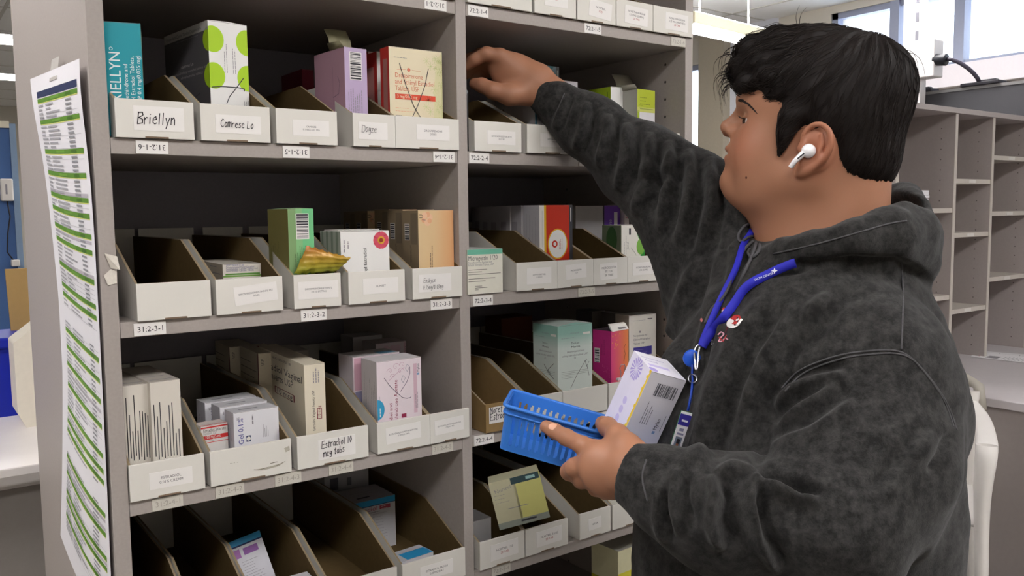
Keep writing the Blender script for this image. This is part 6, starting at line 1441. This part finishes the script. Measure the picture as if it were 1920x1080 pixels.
# ---------------------------------------------------------------- trousers, shoes
TR = Sculpt(); c0 = P(1474, 1075, 1.10); tf = np.array([math.sin(math.radians(-38)), math.cos(math.radians(-38)), 0]); tl = np.array([-tf[1], tf[0], 0])
M_ = np.stack([tf, tl, zz], 1); TR.ell((c0[0], c0[1], .93), (.155, .175, .13), .05, M_)
feet = []
for sg in (1, -1):
    hip = np.array([c0[0], c0[1], .86])+tl*sg*.09; knee = np.array([c0[0], c0[1], .50])+tl*sg*.11+tf*.02; ank = np.array([c0[0], c0[1], .07])+tl*sg*.12-tf*.02
    TR.cap(hip, knee, .098, .070, .05); TR.cap(knee, ank, .070, .052, .03); feet.append(ank)
TR.sub((lambda Q: Q[:, 2]-.045, np.array([c0[0], c0[1], -.3]), .5), .002)
V, F = TR.mesh((c0[0]-.35, c0[1]-.35, -.02), (c0[0]+.35, c0[1]+.35, 1.1), .008); V = smooth(V, F, 3, .5)
to_obj('trousers', V, F, mat('1d2027', .85, .15, 300, .15, bump=.1), person)
for a_, sg in zip(feet, (1, -1)):
    s1 = Sculpt(); ft = np.array([a_[0], a_[1], .04]); s1.cap(ft+tf*.15+zz*.002, ft-tf*.04+zz*.012, .040, .042, .02); s1.cap(ft, ft+zz*.05, .045, .047, .03)
    s1.sub((lambda Q: Q[:, 2]-.001, ft-zz*.3, .4), .001); V, F = s1.mesh(ft-.3, ft+.3, .006); V = smooth(V, F, 2, .5); V[:, 2] = np.maximum(V[:, 2], .0015)
    to_obj('shoe', V, F, mat('2c2c2e', .6, .1, 80), person)

# ---------------------------------------------------------------- earbud, lanyard
EB = mat('ecebee', .18, .01, 20, .6)
c = np.array(H(-.0005, .0885, -.0455)); st = [c, H(.0055, .0910, -.0500), H(.0130, .0915, -.0600), H(.0170, .0905, -.0680)]
e = empty('earbud', 'white wireless earbud with a short stem worn in the near ear', 'earbud', tuple(c))
mb = MB(); rows_ = []
for i in range(13):
    th = math.pi*i/12; rows_.append([tuple(.0088*(HL*math.cos(th)*.8+math.sin(th)*(HF*math.cos(p)+HU*math.sin(p)))) for p in [2*math.pi*k/20 for k in range(20)]])
mb.grid(rows_, EB, True, True); mb.build('bud', e)
mb = MB(); mb.tube([tuple(np.array(p)-c) for p in st], .003, EB, 14, rr=[.0050, .0040, .0033, .0031]); o = mb.build('stem', e, bevel=.0006)
vdir = -(c-CAMP)/np.linalg.norm(c-CAMP); m1, m2 = np.array(st[1])*.75+np.array(st[0])*.25, np.array(st[1])*.35+np.array(st[2])*.65
mb = MB(); mb.tube([tuple(m1-c+vdir*.0036), tuple(m2-c+vdir*.0026)], .0012, mat('2e2e34', .4), 8); mb.build('microphone_slot', e)
e = empty('lanyard', 'bright blue neck lanyard with a reel and an identity card', 'lanyard', tuple(on_h(1318, 640)))
el_ = Vector(e.location); LBL = mat('2728a6', .6, .06, 300, .25)
def ribbon(path, wpx, offs=.007):
    mb = MB(); P3 = spline([on_h(a, b_, offs) for a, b_ in path]); rows_ = []
    for i, p in enumerate(P3):
        t = (P3[min(i+1, len(P3)-1)]-P3[max(i-1, 0)]).normalized(); vw = (p-Vector(CAMP)).normalized(); s_ = t.cross(vw).normalized()*wpx/2
        rows_.append([tuple(p-el_-s_), tuple(p-el_), tuple(p-el_+s_)])
    mb.grid(rows_, LBL); return mb, P3
mb, P3 = ribbon([(1424, 402), (1418, 414), (1408, 436), (1393, 460), (1380, 502), (1361, 541), (1347, 570), (1331, 606), (1320, 632), (1314, 650)], .0078); o = mb.build('strap', e); s_ = o.modifiers.new('t', 'SOLIDIFY'); s_.thickness = .0012
mb, P3 = ribbon([(1492, 493), (1482, 496), (1462, 504), (1437, 516), (1410, 530), (1392, 546), (1376, 570), (1356, 596), (1337, 618), (1322, 640), (1316, 650)], .0108, .009)
o = mb.build('strap', e); s_ = o.modifiers.new('t', 'SOLIDIFY'); s_.thickness = .0012
mb = MB(); WTX = mat('dfe0f2', .6)
for (pxa, pya, pxb, pyb, s) in ((1419, 523, 1447, 510, 'UNIVERSITY'), (1409, 528, 1450, 513, 'HEALTH CENTER')):
    A_, B_ = on_h(pxa, pya, .0115), on_h(pxb, pyb, .0115); u_ = (B_-A_).normalized(); vw = (A_-Vector(CAMP)).normalized(); v_ = u_.cross(vw).normalized()
    if v_.dot(Vector(UP)) < 0: v_ = -v_
    f_ = Face(mb, A_-el_-v_*.002, u_, v_, (B_-A_).length*1.3, .009); f_.N = -vw; f_.fit(s, .0005, .0015 if s[0] == 'H' else .0055, (B_-A_).length, WTX, k=1) if s[0] == 'H' else None
A_ = on_h(1452, 508, .0118); mb.face([tuple(A_-el_+Vector(RT)*a+Vector(UP)*b_) for a, b_ in ((-.004, 0), (-.001, .0012), (0, .004), (.0012, .0012), (.004, .0005), (.001, -.001), (0, -.0035), (-.001, -.001))], WTX)
mb.build('printed_text', o)
SV = mat('b9bac0', .25, .05, 60, metal=.9)
mb = MB(); q0 = [on_h(a, b_, .010)-el_ for a, b_ in ((1312, 646), (1306, 650), (1302, 660), (1303, 675), (1304, 690), (1307, 692), (1309, 675), (1310, 660), (1312, 650))]; mb.tube(spline(q0, 4), .0014, SV, 8); mb.build('clasp', e)
q = on_h(1297, 672, .012); mb = MB(); n_ = -Vector(FW); x_, y_ = Vector(RT), Vector(UP)
mb.tube([tuple(q-el_-n_*.004), tuple(q-el_-n_*.0005), tuple(q-el_+n_*.003), tuple(q-el_+n_*.004)], .010, mat('1f4fb8', .35, .05), 24, rr=[.0098, .0108, .0104, .009]); mb.build('reel', e)
mb = MB(); mb.tube([tuple(on_h(a, b_, .009)-el_) for a, b_ in ((1299, 684), (1298, 700), (1299, 716), (1296, 740), (1290, 770))], .0016, mat('1f3f9c', .5), 8); q0 = [on_h(1299+8*math.cos(t), 710+8*math.sin(t), .010)-el_ for t in [k*math.pi/8 for k in range(17)]]; mb.tube(q0, .0011, SV, 8, caps=False); mb.build('cord', e)
kd = proj([on_h(1296, 800, .012)])[2][0]-1.055; print('card shift', kd)
A_, B_, C_, D_ = [Vector(P(a, b_, d_+min(0, kd)))-el_ for a, b_, d_ in ((1250, 858, 1.066), (1270, 863, 1.072), (1297, 779, 1.052), (1278, 770, 1.046))]
mb = MB(); uu, vv = B_-A_, D_-A_; nn = uu.cross(vv).normalized(); mb.prism([A_, A_+uu, A_+uu+vv, A_+vv], nn*-.0012, mat('e6e4ec', .35), mat('1f6a48', .5))
def cq(u0, v0, u1, v1, m, k=1): mb.face([A_+uu*u0+vv*v0+nn*.0003*k, A_+uu*u1+vv*v0+nn*.0003*k, A_+uu*u1+vv*v1+nn*.0003*k, A_+uu*u0+vv*v1+nn*.0003*k], m)
cq(0, .72, 1, .95, mat('3b3596', .5)); cq(.25, .80, .8, .84, WTX, 2); cq(.3, .60, .7, .66, mat('8a8aa8', .5)); cq(.2, .52, .8, .56, mat('8a8aa8', .5)); cq(.2, .12, .8, .48, mat('7a8498', .5)); cq(.38, .2, .62, .4, mat('a06a50', .5), 2); cq(.35, .34, .65, .44, INK, 3); cq(.25, .12, .75, .2, mat('b03a3a', .5), 2)
mb.build('identity_card', e)

# ================================================================ BASKET AND ITS CARTON
FLp, FRp = Vector(P(947, 760, 1.030)), Vector(P(1256, 848, 1.012)); BLp = Vector(P(945, 727, 1.115))
a3 = (FRp-FLp).normalized(); u3 = a3.cross((BLp-FLp)).normalized(); b3 = u3.cross(a3).normalized()
BL_, BW_, BH_ = (FRp-FLp).length, .084, .054
print('basket', BL_, u3, (BLp-FLp).length, a3.dot((BLp-FLp).normalized()))
Mb = Matrix.Identity(4)
for i, v_ in enumerate((a3, b3, u3)):
    for j in range(3): Mb[j][i] = v_[j]
Mb.translation = FLp-u3*BH_
bas = bpy.data.objects.new('basket', None); COL.objects.link(bas); bas.empty_display_size = .02; bas.matrix_world = Mb
setp(bas, 'slotted blue plastic basket held in the near hand', 'basket')
BB = mat('2f6fc4', .38, .04, 40, .4, key='basket_blue')
def loop(z, out=0):
    """rounded rectangle at height z, a little wider towards the top; list of points"""
    t = z/BH_; ins = .006*(1-t)-out; x0, x1, y0, y1 = ins, BL_-ins, ins, BW_-ins; r_ = .008; pts = []
    for cx_, cy_, a0 in ((x1-r_, y0+r_, -90), (x1-r_, y1-r_, 0), (x0+r_, y1-r_, 90), (x0+r_, y0+r_, 180)):
        for k in range(5): a = math.radians(a0+22.5*k); pts.append((cx_+r_*math.cos(a), cy_+r_*math.sin(a), z))
    return pts
def dense(z, out=0, nl=132, ns=40):
    p = loop(z, out); o_ = []
    segs = [5, nl-1 if False else 0]
    # corners keep 5 points; straight runs are divided into slots
    runs = [(p[4], p[5], ns), (p[9], p[10], nl), (p[14], p[15], ns), (p[19], p[0], nl)]; corners = [p[0:5], p[5:10], p[10:15], p[15:20]]
    tags = []
    for c_, (A0, B0, n) in zip(corners, runs):
        o_ += c_; tags += [-1]*len(c_); A0, B0 = Vector(A0), Vector(B0)
        for k in range(1, n): o_.append(tuple(A0+(B0-A0)*k/n)); tags.append(k)
    return o_, tags
zs_ = [0, .006, .0085, .011, .034, .0400, .0425, .0440, .0460, BH_]
ringsd = [dense(z) for z in zs_]; tags = ringsd[0][1]; n = len(tags); V_ = [q for r_ in ringsd for q in r_[0]]; F_ = []
for i in range(len(zs_)-1):
    for j in range(n):
        k = tags[j]; hole = False
        if k >= 0 and tags[(j+1) % n] >= 0 or k >= 0:
            ph = (k-1) % 6
            wide = (1, 2, 3); narrow = (1, 2)
            run_ok = k > 1
            if 3 <= i <= 3: hole = ph in wide
            elif i in (2, 4): hole = ph in wide
            elif i in (1, 5): hole = ph in narrow
            hole = hole and run_ok and tags[(j+1) % n] >= 0 and tags[(j+2) % n] >= 0
        if not hole: F_.append((i*n+j, i*n+(j+1) % n, (i+1)*n+(j+1) % n, (i+1)*n+j))
mb = MB(); mb.mesh(V_, F_, BB); o = mb.build('wall', bas); s_ = o.modifiers.new('t', 'SOLIDIFY'); s_.thickness = .0022; s_.offset = -1
mb = MB(); b0 = loop(.0005); mb.mesh(b0, [tuple(range(len(b0)))], BB); o = mb.build('base', bas); s_ = o.modifiers.new('t', 'SOLIDIFY'); s_.thickness = .002; s_.offset = -1
mb = MB(); mb.tube([Vector(p) for p in loop(BH_, .0012)]+[Vector(loop(BH_, .0012)[0])], .0024, BB, 10, caps=False); mb.tube([Vector(p) for p in loop(.0450, .0008)]+[Vector(loop(.0450, .0008)[0])], .0016, BB, 8, caps=False); mb.build('rim', bas)
# the carton standing in it
def cm(u, v, w_): return Vector(RT*u+UP*v+FW*w_)
eu = cm(.36, .90, -.25).normalized(); er = cm(.90, -.27, .324).normalized(); er = (er-eu*er.dot(eu)).normalized(); ed = eu.cross(er).normalized()
if ed.dot(Vector(FW)) < 0: print('flip depth')
cw, cdp, ch = .0485, .060, .103
top_r = Vector(P(1287, 714, 1.032)); org = top_r-er*cw-eu*ch
VIO = mat('a79ad6', .5, .04, 40); VIO2 = mat('c3b9e2', .45, .04, 40); SIL = mat('cfcdd4', .35, .03, 40); YLW = mat('e0bf3c', .5, .08, 120)
def d_tilt(F, L, Rr, T, w, d, h):
    F.bars(w*.30, h*.72, w*.88, h*.88, True, None, 21, mat('5a5a60', .5)); 
    lines(F, w*.28, h*.34, 4, h*.30, .0030, mat('6a6a72', .5), 90, .0008, 22); F.text('Mylan', w*.80, h*.30, .0066, INK, 90); F.rect(w*.72, h*.25, w*.80, h*.285, mat('7a94b8', .5), 2); lines(F, w*.90, h*.3, 1, h*.25, .003, mat('6a6a72', .5), 90, .0007, 5)
    R = random.Random(8)
    for i in range(26): v0 = h*i/26; L.rect(d-.0035-R.uniform(0, .003), v0, d-.0005, v0+h/25.5, YLW, 1)
    for i in range(16):
        a = i*math.pi/8; L.poly([(d*.4+.002*math.cos(a+.2), h*.86+.002*math.sin(a+.2)), (d*.4+.014*math.cos(a-.12), h*.86+.014*math.sin(a-.12)), (d*.4+.015*math.cos(a+.12), h*.86+.015*math.sin(a+.12))], VIO, 1)
    for v in (.1, .22, .34, .46): L.circ(d*.5, h*v, .005, VIO2, 1)
    T.text('Norethindrone', w*.08, d*.70, .0058, mat('8d84b8', .5), wf=.9); T.text('Acetate', w*.1, d*.55, .0058, mat('8d84b8', .5)); T.rect(w*.1, d*.3, w*.7, d*.42, VIO2, 1); T.circ(w*.1, d*.12, .006, VIO, 1)
o = carton('silver white and lilac carton with a yellow edge standing tilted in the blue basket', 0, 0, 0, 0, 0, 0, 0, SIL, mat('dcd8ea', .4), mat('e4e2ec', .3), draw=d_tilt, w=cw, d=cdp, h=ch, loc=tuple(org))
Mc = Matrix.Identity(4)
for i, v_ in enumerate((er, ed, eu)):
    for j in range(3): Mc[j][i] = v_[j]
Mc.translation = org; o.matrix_world = Mc
